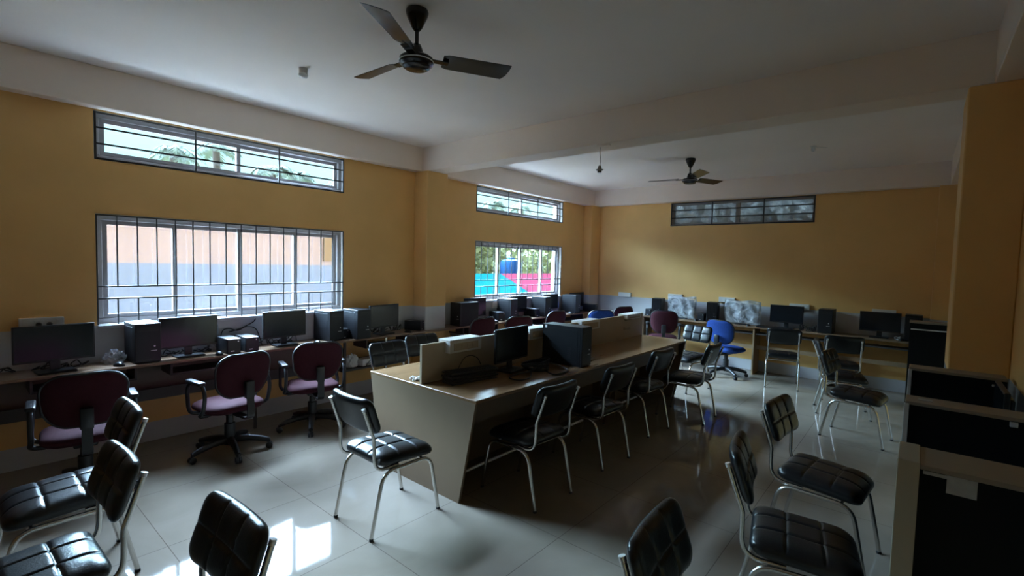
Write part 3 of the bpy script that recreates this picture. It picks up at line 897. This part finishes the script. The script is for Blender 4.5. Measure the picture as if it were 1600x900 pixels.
# ------------------------------------------------------------------ PCs and power boxes
def make_tower(wd_=0.18, dp=0.28, ht=0.33, style=0):
    """front faces local -y"""
    root = empty('pc_tower')
    m_ = MB(); m_.box(-wd_/2, wd_/2, -dp/2+0.02, dp/2, 0.008, ht, 0.004, 1)
    m_.box(-wd_/2+0.004, wd_/2-0.004, -dp/2+0.02, dp/2, 0.0, 0.009)
    co = m_.build('case', M['case'], root)
    for sg in (-1, 1):
        m_ = MB(); m_.box(sg*wd_/2-0.0012, sg*wd_/2+0.0012, -dp/2+0.05, dp/2-0.02, 0.03, ht-0.03, 0.0005, 1)
        m_.build('side_cover', M['case'], co)
    m_ = MB(); m_.box(-wd_/2, wd_/2, -dp/2, -dp/2+0.022, 0.006, ht, 0.005)
    fo = m_.build('front_panel', M['glossblack'] if style == 0 else M['blackpl'], root)
    if style == 1:
        m_ = MB()
        for k in range(7):
            x = -wd_/2+0.016+k*(wd_-0.032)/6
            m_.box(x-0.006, x+0.006, -dp/2-0.006, -dp/2+0.001, 0.02, ht-0.015, 0.002, 1)
        m_.build('vertical_rib', M['case'], fo)
    else:
        m_ = MB(); m_.box(-wd_/2+0.018, wd_/2-0.018, -dp/2-0.002, -dp/2+0.001, ht-0.065, ht-0.03, 0.001, 1); m_.build('drive_bay', M['blackpl'], fo)
    m_ = MB()
    m_.lathe([(0.007, 0), (0.007, 0.003)], 12, Matrix.Translation((wd_*0.25, -dp/2+0.001, ht*0.42)) @ Matrix.Rotation(R(90), 4, 'X'))
    m_.box(wd_*0.10, wd_*0.34, -dp/2-0.0025, -dp/2+0.001, ht*0.30, ht*0.315)
    m_.build('power_button', M['silver'], fo)
    return root
t0_ = make_tower(); t1_ = make_tower(0.17, 0.28, 0.33, 1)
first = {}
def tower(proto, x, y, deg, label, group, scale=(1, 1, 1), z=DT):
    if proto.name not in first:
        first[proto.name] = 1
        proto.location = (x, y, z); proto.rotation_euler = (0, 0, R(deg)); proto.scale = scale
        return tag(proto, label, 'computer', group)
    return dup(proto, (x, y, z), R(deg), label, group, scale)
GT = 'PC towers along the window desk'
tower(t0_, 1.085, 4.985, 3, 'black PC tower under the left end of the near window, its top bright with daylight', GT)
tower(t0_, 2.775, 5.00, 8, 'black PC tower right of the third window monitor', GT)
tower(t0_, 3.07, 4.905, 3, 'black PC tower pulled forward beside the greyish-screened monitor', GT, (1, 1, 1.01))
tower(t0_, 4.80, 4.92, -88, 'black PC tower turned sideways just past the left pillar', GT, (1.1, 1.35, 1))
tower(t0_, 5.80, 4.985, 5, 'grey-lit PC tower under the middle of the far window', GT, (1, 1, 1.02))
tower(t0_, 6.66, 4.95, 5, 'reddish-lit PC tower under the right half of the far window', GT, (1, 1, 1.02))
tower(t0_, 7.58, 4.94, 8, 'blue-lit PC tower past the right edge of the far window', GT, (1.15, 1, 1.02))
GT2 = 'PC towers along the far desk'
tower(t1_, 8.40, 3.60, -80, 'ribbed black PC tower left of both bagged monitors on the far desk', GT2)
tower(t1_, 8.40, 2.635, -80, 'ribbed black PC tower between the two bagged monitors', GT2)
tower(t0_, 8.40, 1.01, -92, 'black PC tower right of the unwrapped monitor on the far desk', GT2, (1, 1, 1.06))
tower(t0_, 8.42, 0.03, -90, 'black PC tower at the right end of the far desk, behind the tall black partition', GT2, (1, 1, 1.06))
tt = make_tower(0.17, 0.43, 0.36, 0)
tt.location = (3.735, 2.47, TT); tt.rotation_euler = (0, 0, R(2))
tag(tt, 'large black PC tower standing on the central table', 'computer')
m_ = MB()
for k in range(6): m_.box(-0.087, -0.0855, -0.10, -0.06, 0.07+k*0.018, 0.078+k*0.018)
m_.build('vent_slots', M['glossblack'], [c for c in KIDS[tt.name] if c.name.startswith('case')][0])
m_ = MB(); m_.box(-0.0872, -0.0855, 0.165, 0.185, 0.325, 0.352); m_.build('white_sticker', M['paper'], [c for c in KIDS[tt.name] if c.name.startswith('case')][0])

def make_ups():
    root = empty('power_backup_box')
    m_ = MB(); m_.box(-0.06, 0.06, -0.12, 0.13, 0.0, 0.14, 0.006); m_.build('body', M['case'], root)
    m_ = MB(); m_.box(-0.058, 0.058, -0.128, -0.118, 0.004, 0.136, 0.005); fo = m_.build('front_panel', M['glossblack'], root)
    m_ = MB(); m_.lathe([(0.006, 0), (0.006, 0.003)], 10, Matrix.Translation((0.035, -0.127, 0.112)) @ Matrix.Rotation(R(90), 4, 'X')); m_.box(-0.03, 0.0, -0.1295, -0.127, 0.02, 0.028); m_.build('power_button', M['silver'], fo)
    return root
up = make_ups()
UPS = [(1.735, 4.945, 2, 'small black power box behind the second maroon chair, left one of a pair', 1), (1.895, 4.945, 2, 'small black power box behind the second maroon chair, right one of a pair', 1),
       (2.922, 5.01, 4, 'small black power box tucked between the two tall PCs by the near window', .82), (3.96, 4.985, 25, 'long black power box against the left pillar', .9),
       (5.58, 5.0, -10, 'black power box under the far window socket, first past the pillar', 1), (6.47, 5.0, 0, 'black power box between the grey-lit and reddish-lit PCs', 1),
       (8.15, 4.87, 10, 'black power box in the far left corner of the window desk', 1), (8.44, 3.76, -90, 'small black power box left of the ribbed PC on the far desk', .9),
       (8.44, 2.81, -90, 'small black power box between the first bagged monitor and the second ribbed PC', .9)]
for i, (x, y, d, lab, s) in enumerate(UPS):
    if i == 0:
        up.location = (x, y, DT); up.rotation_euler = (0, 0, R(d)); tag(up, lab, 'power box', 'power backup boxes on the desks')
    else: dup(up, (x, y, DT), R(d), lab, 'power backup boxes on the desks', (s, s, s))

# mice
def mouse_mb():
    b = bmesh.new(); bmesh.ops.create_uvsphere(b, u_segments=16, v_segments=10, radius=1)
    for q in b.verts:
        q.co = Vector((q.co.x*0.032, q.co.y*0.055, max(q.co.z, 0)*0.034))
    return MB().bm(b)
mu = empty('computer_mouse'); mouse_mb().build('body', M['glossblack'], mu, 60)
m_ = MB(); m_.box(-0.003, 0.003, -0.040, -0.020, 0.022, 0.031, 0.002); m_.build('scroll_wheel', M['rubber'], mu)
MICE = [(0.905, 4.87, 20, 'black mouse at the desk edge left of the first tall PC'), (1.62, 4.84, -10, 'black mouse in front of the pair of small power boxes'),
        (2.56, 4.84, 0, 'black mouse left of the second tall PC by the near window'), (3.76, 4.86, 10, 'black mouse before the power box at the left pillar'),
        (5.40, 4.86, 0, 'black mouse past the left pillar, right of the first maroon back'), (7.42, 4.85, 0, 'black mouse before the blue-lit PC'),
        (8.27, 2.04, 90, 'black mouse on the far desk by the second bagged monitor'), (8.27, 2.86, 90, 'black mouse on the far desk by the first bagged monitor'), (8.27, .14, 80, 'black mouse at the right end of the far desk')]
for i, (x, y, d, lab) in enumerate(MICE):
    if i == 0: mu.location = (x, y, DT); mu.rotation_euler = (0, 0, R(d)); tag(mu, lab, 'mouse', 'computer mice on the desks')
    else: dup(mu, (x, y, DT), R(d), lab, 'computer mice on the desks')

# keyboards
def make_kb():
    root = empty('keyboard')
    m_ = MB(); m_.box(-0.22, 0.22, -0.072, 0.072, 0.0, 0.016, 0.005); m_.build('body', M['blackpl'], root)
    m_ = MB()
    for r_ in range(5):
        for c_ in range(18):
            x = -0.205+c_*0.0235; y = -0.055+r_*0.022
            m_.box(x-0.009+0.003, x+0.011, y-0.008, y+0.009, 0.0155, 0.0215)
    m_.build('keys', M['glossblack'], root)
    return root
kb = make_kb()
kb.location = (2.645, 2.63, TT); kb.rotation_euler = (0, 0, R(-8)); tag(kb, 'bottom front keyboard of the stack on the central table', 'keyboard', 'stacked keyboards on the central table')
ST = [(2.65, 2.63, .0225, -9, 'second front keyboard from below in the stack on the central table'), (2.64, 2.635, .045, -7, 'third front keyboard in the stack on the central table'),
      (2.655, 2.64, .0675, -11, 'topmost keyboard of the stack on the central table, a cord looped over it')]
for (x, y, z, d, lab) in ST: dup(kb, (x, y, TT+z), R(d), lab, 'stacked keyboards on the central table')
dup(kb, (8.285, 1.70, DT), R(-90), 'black keyboard on the far desk left of the unwrapped monitor', 'keyboards on the desks')
dup(kb, (3.48, 4.91, 0.652), R(2), 'black keyboard on the tray left of the pillar', 'keyboards on the desks')

# ------------------------------------------------------------------ cables
def cable(name, label, pts_list, r, m, cat='cable', group=None):
    mb = MB()
    for pts in pts_list: mb.tube(spline(pts, 6), r, 6)
    return tag(mb.build(name, m, None, 60), label, cat, group)
def tangle(x0, x1, y0, y1, z, n, seed, rad=0.06, h=0.05):
    rnd = random.Random(seed); out = []
    for _ in range(n):
        cx, cy = rnd.uniform(x0, x1), rnd.uniform(y0, y1)
        p = []; a0 = rnd.uniform(0, 6)
        for k in range(9):
            a = a0+k*0.9
            p.append((min(max(cx+rad*math.cos(a)*rnd.uniform(.5, 1.2)+rad*0.25*k*(1 if _ % 2 else -1)*0.5, x0), x1), min(max(cy+rad*0.5*math.sin(a), y0), y1), z+0.005+abs(math.sin(k*1.3+a0))*h*rnd.uniform(0, 1)))
        out.append(p)
    return out
GC = 'cable tangles on the window desk'
cable('cable_bundle', 'black cable tangle under the leftmost monitor', tangle(0.2, 0.86, 5.03, 5.10, DT, 6, 1), 0.0045, M['blackpl'], group=GC)
cable('cable_bundle', 'black cable tangle under the second monitor from the left', tangle(1.24, 1.62, 5.05, 5.11, DT, 6, 2), 0.0045, M['blackpl'], group=GC)
cable('cable_bundle', 'black cables hanging behind the pair of small power boxes', [[(1.72, 5.12, .80), (1.74, 5.12, .93), (1.80, 5.12, .955), (1.88, 5.12, .93), (1.96, 5.12, .96), (2.05, 5.12, .93), (2.10, 5.12, .80)], [(1.80, 5.12, .92), (1.92, 5.13, .95), (2.03, 5.135, 1.0), (2.06, 5.13, 1.05)], [(1.97, 5.12, .80), (2.05, 5.11, .78), (2.12, 5.12, .80)]], 0.005, M['blackpl'], group=GC)
cable('cable_bundle', 'black cable tangle under the third monitor', tangle(2.08, 2.5, 5.05, 5.11, DT, 5, 4, h=.09), 0.0045, M['blackpl'], group=GC)
cable('cable_bundle', 'cable tangle under the greyish-screened monitor', tangle(3.28, 3.82, 5.05, 5.11, DT, 6, 5, h=.09), 0.0045, M['blackpl'], group=GC)
cable('cable_bundle', 'black cables and plugs past the first power box under the far window', tangle(5.40, 5.47, 4.95, 5.11, DT, 4, 6, h=.08), 0.0045, M['blackpl'], group=GC)
cable('cable_bundle', 'dark cable tangle right of the unwrapped monitor on the far desk', tangle(8.30, 8.5, 1.14, 1.34, DT, 8, 8, h=.1), 0.0045, M['blackpl'])
cable('cable_bundle', 'grey cable coil right of the last monitor on the far desk', tangle(8.33, 8.5, 0.16, 0.24, DT, 4, 9, h=.03), 0.005, M['silver'])
ct = []
for k in range(7):
    p = []
    for j in range(9):
        a = j*0.85+k
        p.append((3.30+0.16*math.cos(a)*(0.6+0.1*k), 2.49+0.085*math.sin(a)*(1.3-0.12*k), TT+0.008+0.010*k+0.012*abs(math.sin(a*1.7))))
    ct.append(p)
ct.append([(3.20, 2.48, TT+.03), (3.12, 2.40, TT+.008), (3.00, 2.33, TT+.007), (2.90, 2.35, TT+.007), (2.90, 2.45, TT+.007), (3.02, 2.47, TT+.012), (3.20, 2.44, TT+.02)])
ct.append([(3.42, 2.48, TT+.06), (3.50, 2.42, TT+.03), (3.50, 2.30, TT+.007), (3.38, 2.24, TT+.007), (3.26, 2.27, TT+.007), (3.28, 2.38, TT+.02)])
cable('cable_bundle', 'coiled black cables between the monitor and the PC on the central table', ct, 0.006, M['blackpl'])
cable('cable', 'thin black cord arching over the keyboard stack on the central table', [[(2.58, 2.70, TT+.092), (2.62, 2.72, TT+.115), (2.68, 2.735, TT+.155), (2.75, 2.735, TT+.165), (2.80, 2.71, TT+.14), (2.80, 2.67, TT+.093)]], 0.0035, M['blackpl'])
cable('cable_bundle', 'small heap of wires by the divider on the window side of the table', tangle(2.31, 2.42, 2.85, 2.95, TT, 6, 12, rad=.035, h=.03), 0.006, M['silver'])

# ------------------------------------------------------------------ wall sockets
def socket(x, y, z, wd_, ht, deg, label, plugs=0):
    """plate faces local -y"""
    root = empty('wall_socket', (x, y, z), R(deg), label, 'socket', 'white switch boxes on the walls')
    m_ = MB(); m_.box(-wd_/2, wd_/2, -0.045, 0.0, -ht/2, ht/2, 0.004); m_.build('box', M['whitepl'], root)
    m_ = MB(); n = max(3, int(wd_/0.06))
    for k in range(n):
        xx = -wd_/2+wd_*(k+0.5)/n
        m_.box(xx-0.014, xx+0.014, -0.048, -0.044, -ht*0.28, ht*0.28, 0.001, 1)
    m_.build('switches', M['lamlight'] if False else M['whitepl'], root)
    for k in range(plugs):
        m_ = MB(); xx = -wd_*0.08+k*0.06
        m_.lathe([(0.018, 0), (0.018, 0.02), (0.009, 0.045)], 12, Matrix.Translation((xx, -0.046, -ht*0.18)) @ Matrix.Rotation(R(90), 4, 'X'))
        m_.tube(spline([(xx, -0.085, -ht*0.18), (xx, -0.098, -ht*0.3), (xx+.005, -0.08, -ht*0.9), (xx+.01, -0.05, -ht*1.5)], 4), 0.005, 6)
        m_.build('plug', M['blackpl'], root, 50)
    return root
socket(0.49, YL, 1.118, 0.25, 0.075, 0, 'white switch box with two black plugs above the leftmost monitor', 2)
socket(5.78, YL, 0.99, 0.36, 0.105, 0, 'white switch box with a black plug below the far window', 1)
socket(6.86, YL, 0.99, 0.30, 0.10, 0, 'white switch box with a plug below the right half of the far window', 1)
socket(XF, 4.36, 1.10, 0.26, 0.082, -90, 'white switch box on the far wall near the left corner')
socket(XF, 3.36, 1.13, 0.26, 0.085, -90, 'white switch box on the far wall above the first bagged monitor')
socket(XF, 2.47, 1.13, 0.26, 0.085, -90, 'white switch box on the far wall above the second bagged monitor')
socket(XF, 1.40, 1.10, 0.27, 0.085, -90, 'white switch box with plugs behind the unwrapped monitor on the far wall', 2)
socket(XF, 0.36, 1.10, 0.27, 0.085, -90, 'white switch box with plugs above the last monitor on the far wall', 2)

# plastic scraps, papers and the items on the lower shelf
def crumple(sx_, sy_, sz_, seed, n=3):
    rnd = random.Random(seed)
    b = bmesh.new(); bmesh.ops.create_icosphere(b, subdivisions=n, radius=1)
    for q in b.verts:
        k = 1+rnd.uniform(-0.22, 0.22)
        q.co = Vector((q.co.x*sx_*k, q.co.y*sy_*k, max(0.0, (q.co.z+0.55)/1.55)*sz_*k))
    return MB().bm(b)
def scrap(x, y, z, s, seed, label, m=None, group=None):
    o = crumple(*s, seed).build('plastic_wrap', m or M['film'], None)
    o.location = (x, y, z); return tag(o, label, 'plastic wrap', group)
scrap(0.90, 5.03, DT, (0.075, 0.05, 0.10), 21, 'crumpled clear plastic left of the first tall PC')
scrap(1.660, 5.112, DT, (0.045, 0.026, 0.26), 22, 'pale plastic wrap sticking out behind the second monitor from the left')
scrap(3.03, 4.95, 0.418, (0.075, 0.05, 0.14), 23, 'crumpled white plastic bag on the dark lower shelf left of the pillar', M['paper'])
bx = empty('printer', (3.29, 4.95, 0.418), R(8), 'white oblong machine on the dark lower shelf left of the pillar', 'printer')
m_ = MB(); m_.box(-0.17, 0.17, -0.06, 0.055, 0, 0.085, 0.012); m_.build('body', M['whitepl'], bx)
m_ = MB(); m_.box(-0.13, 0.13, -0.063, -0.058, 0.02, 0.035); m_.build('slot', M['slot'], bx)
cable('cable', 'dark cord drooping over the white machine on the lower shelf', [[(3.16, 4.853, .423), (3.20, 4.855, .47), (3.26, 4.86, .50), (3.33, 4.868, .48), (3.41, 4.875, .423)]], 0.004, M['blackpl'])
pa = MB(); pa.box(-0.2, 0.2, -0.12, 0.13, 0, 0.02, 0.004); po = pa.build('paper_stack', M['paper'], None)
po.location = (8.36, 4.62, DT); po.rotation_euler = (0, 0, R(20)); tag(po, 'stack of white paper at the far left corner of the far desk', 'paper')
pa = MB(); pa.box(-0.03, 0.03, -0.02, 0.02, 0, 0.006); po = pa.build('paper_slip', M['paper'], None)
po.location = (3.02, 4.825-0.0, DT); tag(po, 'small white paper slip at the desk edge before the pulled-forward PC', 'paper')

# ------------------------------------------------------------------ ceiling fans and lamps
def make_fan():
    root = empty('ceiling_fan')           # origin on the ceiling
    m_ = MB(); m_.lathe([(0.010, 0.0), (0.062, -0.004), (0.066, -0.018), (0.058, -0.045), (0.030, -0.105), (0.018, -0.12)], 24); m_.build('canopy', M['fan'], root, 40)
    m_ = MB(); m_.lathe([(0.011, -0.11), (0.011, -0.235)], 16); m_.build('down_rod', M['fan'], root, 40)
    m_ = MB(); m_.lathe([(0.016, -0.195), (0.024, -0.20), (0.034, -0.225), (0.042, -0.262), (0.04, -0.272)], 20); m_.build('lower_canopy', M['fan'], root, 40)
    m_ = MB(); m_.lathe([(0.04, -0.262), (0.085, -0.270), (0.098, -0.280), (0.100, -0.302), (0.096, -0.312), (0.080, -0.322), (0.078, -0.330), (0.066, -0.338), (0.01, -0.340)], 36)
    mo_ = m_.build('motor_housing', M['fan'], root, 35)
    m_ = MB(); m_.lathe([(0.1005, -0.296), (0.1025, -0.299), (0.1005, -0.302)], 36); m_.build('trim_ring', M['silver'], mo_, 40)
    for k in range(3):
        a = 2*PI*k/3
        Mx = Matrix.Rotation(a, 4, 'Z')
        b_ = MB()
        n = 14; vs, fs = [], []
        for i in range(n+1):
            t = i/n; x = 0.155+t*0.415
            wl = 0.055+0.012*t; wr = 0.055+0.012*t
            if i == 0: wl = wr = 0.040
            tip = 0.03 if i == n else 0.0
            for (yy, zz, xx) in ((-wl, 0.020, x), (-wl*0.4, 0.0085, x), (wr*0.4, -0.0065, x-tip*0.3), (wr, -0.016, x-tip)):
                vs.append((xx, yy, -0.272+zz+0.002)); vs.append((xx, yy, -0.272+zz-0.002))
        for i in range(n):
            o = i*8; p = o+8
            for q in range(3):
                fs.append((o+2*q, o+2*q+2, p+2*q+2, p+2*q)); fs.append((o+2*q+1, p+2*q+1, p+2*q+3, o+2*q+3))
            fs.append((o, p, p+1, o+1)); fs.append((o+6, o+7, p+7, p+6))
        fs.append((0, 1, 3, 2)); fs.append((2, 3, 5, 4)); fs.append((4, 5, 7, 6))
        e = n*8
        fs.append((e, e+2, e+3, e+1)); fs.append((e+2, e+4, e+5, e+3)); fs.append((e+4, e+6, e+7, e+5))
        b_.add(vs, fs, Mx)
        bo = b_.build('blade', M['fan'], root, 50)
        h = MB(); h.box(0.075, 0.19, -0.024, 0.024, -0.281, -0.275, 0.002, 1, Mx); h.build('blade_bracket', M['fan'], bo)
    return root
fn = make_fan(); fn.location = (1.827, 2.319, ZC); fn.rotation_euler = (0, 0, R(91))
tag(fn, 'dark three-blade ceiling fan over the near part of the room', 'ceiling fan', 'dark ceiling fans')
dup(fn, (6.55, 2.44, ZC), R(98), 'dark three-blade ceiling fan in the far bay beyond the beam', 'dark ceiling fans')
lp = empty('ceiling_lamp', (1.849, 3.732, ZC), 0, 'small white round lamp on the ceiling left of the near fan', 'lamp')
m_ = MB(); m_.lathe([(0.034, 0), (0.034, -0.035), (0.03, -0.04)], 20); m_.build('holder', M['silver'], lp, 40)
m_ = MB(); m_.lathe([(0.030, -0.038), (0.036, -0.05), (0.030, -0.066), (0.012, -0.074)], 20); m_.build('bulb', M['bulbglass'], lp, 50)
lp = empty('ceiling_lamp', (6.66, 1.04, ZC), 0, 'tiny white bulb holder on the ceiling of the far bay, right of the far fan', 'lamp')
m_ = MB(); m_.lathe([(0.03, 0), (0.03, -0.012), (0.02, -0.02)], 16); m_.build('holder', M['whitepl'], lp, 40)
m_ = MB(); m_.lathe([(0.018, -0.018), (0.024, -0.04), (0.015, -0.06)], 16); m_.build('bulb', M['bulbglass'], lp, 50)
m_ = MB(); m_.tube([(0.02, 0, -0.006), (0.16, -0.12, -0.004)], 0.004, 6); m_.build('wire', M['whitepl'], lp)
pl_ = empty('pendant_bulb', (4.125, 2.415, ZB), 0, 'bulb holder hanging on a thin cord from the cross beam', 'lamp')
m_ = MB(); m_.lathe([(0.045, 0), (0.045, -0.010), (0.02, -0.02)], 20); m_.box(-0.02, 0.02, -0.10, 0.04, -0.012, 0.0); m_.build('ceiling_rose', M['beam'], pl_, 40)
m_ = MB(); m_.tube(spline([(0, 0, -0.015), (0.004, 0.004, -0.07), (0.006, -0.004, -0.14), (0, 0, -0.205)], 6), 0.0035, 6); m_.build('cord', M['wirebrown'], pl_)
m_ = MB(); m_.lathe([(0.012, -0.195), (0.017, -0.205), (0.019, -0.225), (0.038, -0.232), (0.036, -0.238), (0.02, -0.24), (0.019, -0.26)], 18); m_.build('bulb_holder', M['slot'], pl_, 40)

# ------------------------------------------------------------------ outside
m_ = MB(); m_.box(-30, 70, YL+WT, 60, -0.6, -0.5); gr = m_.build('ground', M['soil']); gr['kind'] = 'structure'
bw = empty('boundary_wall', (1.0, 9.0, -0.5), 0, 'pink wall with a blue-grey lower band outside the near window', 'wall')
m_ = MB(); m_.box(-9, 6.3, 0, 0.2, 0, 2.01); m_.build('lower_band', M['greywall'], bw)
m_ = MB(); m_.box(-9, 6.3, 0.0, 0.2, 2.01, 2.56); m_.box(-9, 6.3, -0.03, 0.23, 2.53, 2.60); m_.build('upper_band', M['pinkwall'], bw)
m_ = MB(); m_.box(3.86, 4.12, -0.06, 0.0, 2.09, 2.56); m_.build('orange_panel', M['orange'], bw)

# shed with the teal and red corrugated roof seen through the far window
def sheet(name, poly, m, parent, dz=0.0):
    """corrugated sheet over polygon (x,y) in the roof plane, ribs running along y"""
    def zz(x, y): return 1.2+(y-11.5)*0.125+dz
    xs = [p[0] for p in poly]
    mb = MB(); step = 0.09
    def span(x):
        ys = []
        n = len(poly)
        for i in range(n):
            (a, b_), (c, d) = poly[i], poly[(i+1) % n]
            if (a-x)*(c-x) < 0: ys.append(b_+(d-b_)*(x-a)/(c-a))
        return (min(ys), max(ys)) if len(ys) > 1 else None
    x = min(xs)+0.001; rows = []
    k = 0
    while x < max(xs):
        s = span(x)
        if s: rows.append((x, s[0], s[1], 0.018*(1 if k % 2 else -1)))
        x += step; k += 1
    vs, fs = [], []
    for (x, a, b_, h) in rows:
        vs += [(x, a, zz(x, a)+h), (x, b_, zz(x, b_)+h), (x, a, zz(x, a)+h-0.012), (x, b_, zz(x, b_)+h-0.012)]
    for i in range(len(rows)-1):
        o = i*4
        fs += [(o, o+4, o+5, o+1), (o+2, o+3, o+7, o+6), (o, o+2, o+6, o+4), (o+1, o+5, o+7, o+3)]
    mb.add(vs, fs)
    return mb.build(name, m, parent)
sh = empty('shed', (0, 0, 0), 0, 'low shed with teal and red corrugated roofing outside the far window', 'shed')
sheet('teal_roofing', [(7.55, 7.3), (9.9, 7.3), (13.20, 11.70), (11.4, 11.7), (7.55, 11.7)], M['teal'], sh)
sheet('red_roofing', [(9.9, 7.3), (17.5, 7.3), (17.5, 11.7), (13.20, 11.70)], M['redsheet'], sh, 0.0)
m_ = MB(); m_.box(7.7, 17.3, 7.6, 7.75, -0.5, 0.66); m_.box(7.7, 17.3, 11.4, 11.55, -0.5, 1.13); m_.box(7.7, 7.85, 7.75, 11.4, -0.5, 0.6); m_.box(17.15, 17.3, 7.75, 11.4, -0.5, 0.6)
m_.build('shed_wall', M['greywall'], sh)
tk = empty('water_tank', (15.3, 13.0, 0.0), 0, 'blue water tank on a stand behind the shed', 'tank')
m_ = MB(); m_.lathe([(0.42, 1.0), (0.44, 1.03), (0.44, 1.62), (0.40, 1.72), (0.18, 1.78), (0.15, 1.84)], 28); m_.build('tank_body', M['tank'], tk, 40)
m_ = MB()
for a in range(4): m_.box(0.3*math.cos(a*PI/2+.78)-.04, 0.3*math.cos(a*PI/2+.78)+.04, 0.3*math.sin(a*PI/2+.78)-.04, 0.3*math.sin(a*PI/2+.78)+.04, -0.5, 1.0)
m_.build('stand', M['concrete'], tk)
hb = empty('neighbour_house', (27.5, 17.5, -0.5), 0, 'orange and grey house behind the hedge at the right of the far window', 'building')
m_ = MB(); m_.box(-2.6, 4, 0, 4, 0, 3.6); m_.build('wall', M['orange'], hb)
m_ = MB(); m_.box(-4.2, -2.6, 0.2, 4, 0, 3.5); m_.build('grey_bay', M['pinkwall'], hb)

def leaves(n, boxes, seed, size, m, name):
    rnd = random.Random(seed); vs, fs = [], []
    for _ in range(n):
        bx_ = boxes[rnd.randrange(len(boxes))]
        c = Vector((rnd.uniform(bx_[0], bx_[1]), rnd.uniform(bx_[2], bx_[3]), bx_[4]+(bx_[5]-bx_[4])*rnd.random()**0.8))
        a = Vector((rnd.gauss(0, 1), rnd.gauss(0, 1), rnd.gauss(0, .8))).normalized()
        b_ = a.cross(Vector((rnd.gauss(0, 1), rnd.gauss(0, 1), rnd.gauss(0, 1)))).normalized()
        s = size*rnd.uniform(.6, 1.4); o = len(vs)
        vs += [c-a*s, c+b_*s*.45, c+a*s, c-b_*s*.45]; fs.append((o, o+1, o+2, o+3))
    return MB().add(vs, fs).build(name, m)
hd = leaves(9000, [(8, 16, 13.9, 15.4, -0.4, 3.0), (14, 27, 14.6, 16.6, -0.4, 3.2), (20, 29, 15.0, 17.0, -0.4, 2.0)], 31, 0.20, M['leaf'], 'hedge')
tag(hd, 'dense green bushes behind the shed', 'bushes', None, 'stuff')
hd = leaves(5000, [(-6, 9, 12.2, 13.4, -0.4, 2.40)], 32, 0.20, M['leaf'], 'hedge')
tag(hd, 'green bushes showing just over the pink wall', 'bushes', None, 'stuff')

def make_palm(h, lean, seed, nf=13, fl=1.5):
    rnd = random.Random(seed)
    root = empty('palm_tree')
    top = Vector((lean, 0, h))
    m_ = MB(); m_.tube(spline([(0, 0, 0), (lean*.3, 0, h*.4), (lean*.7, 0, h*.75), tuple(top)], 5), [0.13-0.05*i/15 for i in range(16)], 10); m_.build('trunk', M['bark'], root, 60)
    for k in range(nf):
        a = 2*PI*k/nf+rnd.uniform(-.2, .2); el = rnd.uniform(-0.1, 1.0); L = fl*rnd.uniform(.8, 1.15)
        d = Vector((math.cos(a), math.sin(a), 0))
        rib = []
        for i in range(11):
            t = i/10
            rib.append(top+d*(L*t*(1-0.2*t))+Vector((0, 0, L*(el*t-(0.55+el*.6)*t*t))))
        vs, fs = [], []
        for i in range(1, 30):
            t = i/30; f_ = t*10; j = min(int(f_), 9); p = rib[j].lerp(rib[j+1], f_-j)
            tan = (rib[j+1]-rib[j]).normalized(); sd = tan.cross(Vector((0, 0, 1))).normalized()
            l = L*0.34*math.sin(PI*min(1, t*.9+.12))**.6
            for s in (-1, 1):
                q = p+sd*s*l*.8+tan*l*.45+Vector((0, 0, -l*.5*rnd.uniform(.6, 1.2)))
                w_ = tan*0.026; o = len(vs)
                vs += [p-w_, p+w_, q]; fs.append((o, o+1, o+2))
        fm = MB().add(vs, fs)
        fm.tube(rib, [0.018-0.0014*i for i in range(11)], 5)
        fm.build('frond', M['frond'], root)
    return root
palms = [make_palm(4.75, .3, 41, 13, .80), make_palm(4.6, -.3, 42, 12, .75), make_palm(4.9, .2, 43, 14, .85)]
for i, p in enumerate(palms): tag(p, '', 'palm tree', 'palm trees outside')
PL = [(0, 3.55, 14.4, 0, 1.0, 'palm crown left of centre in the near upper window'), (1, 5.25, 15.6, 60, 1.12, 'second palm crown from the left in the near upper window'),
      (2, 5.85, 13.8, 20, .93, 'palm crown right of the mullion in the near upper window'), (0, 7.6, 15.0, 140, 1.0, 'palm crown near the right end of the near upper window'),
      (1, 7.75, 13.6, 200, .96, 'last palm crown at the right end of the near upper window'), (2, 16.9, 17.9, 75, 1.06, 'palm crown in the left part of the far upper window'),
      (0, 19.7, 18.2, 230, 1.12, 'palm crown in the middle of the far upper window'), (1, 22.9, 18.7, 15, 1.2, 'palm crown in the right part of the far upper window')]
used = set()
for (k, x, y, d, s, lab) in PL:
    if k not in used:
        used.add(k); p = palms[k]; p.location = (x, y, -0.5); p.rotation_euler = (0, 0, R(d)); p.scale = (s, s, s); p['label'] = lab
    else: dup(palms[k], (x, y, -0.5), R(d), lab, 'palm trees outside', (s, s, s))

# dim passage wall behind the dirty ventilator
m_ = MB(); m_.box(XF+0.9, XF+1.1, -1, 6, -0.5, 4.2); pw = m_.build('passage_wall', M['concrete']); tag(pw, 'stained grey wall behind the dirty ventilator', 'wall')
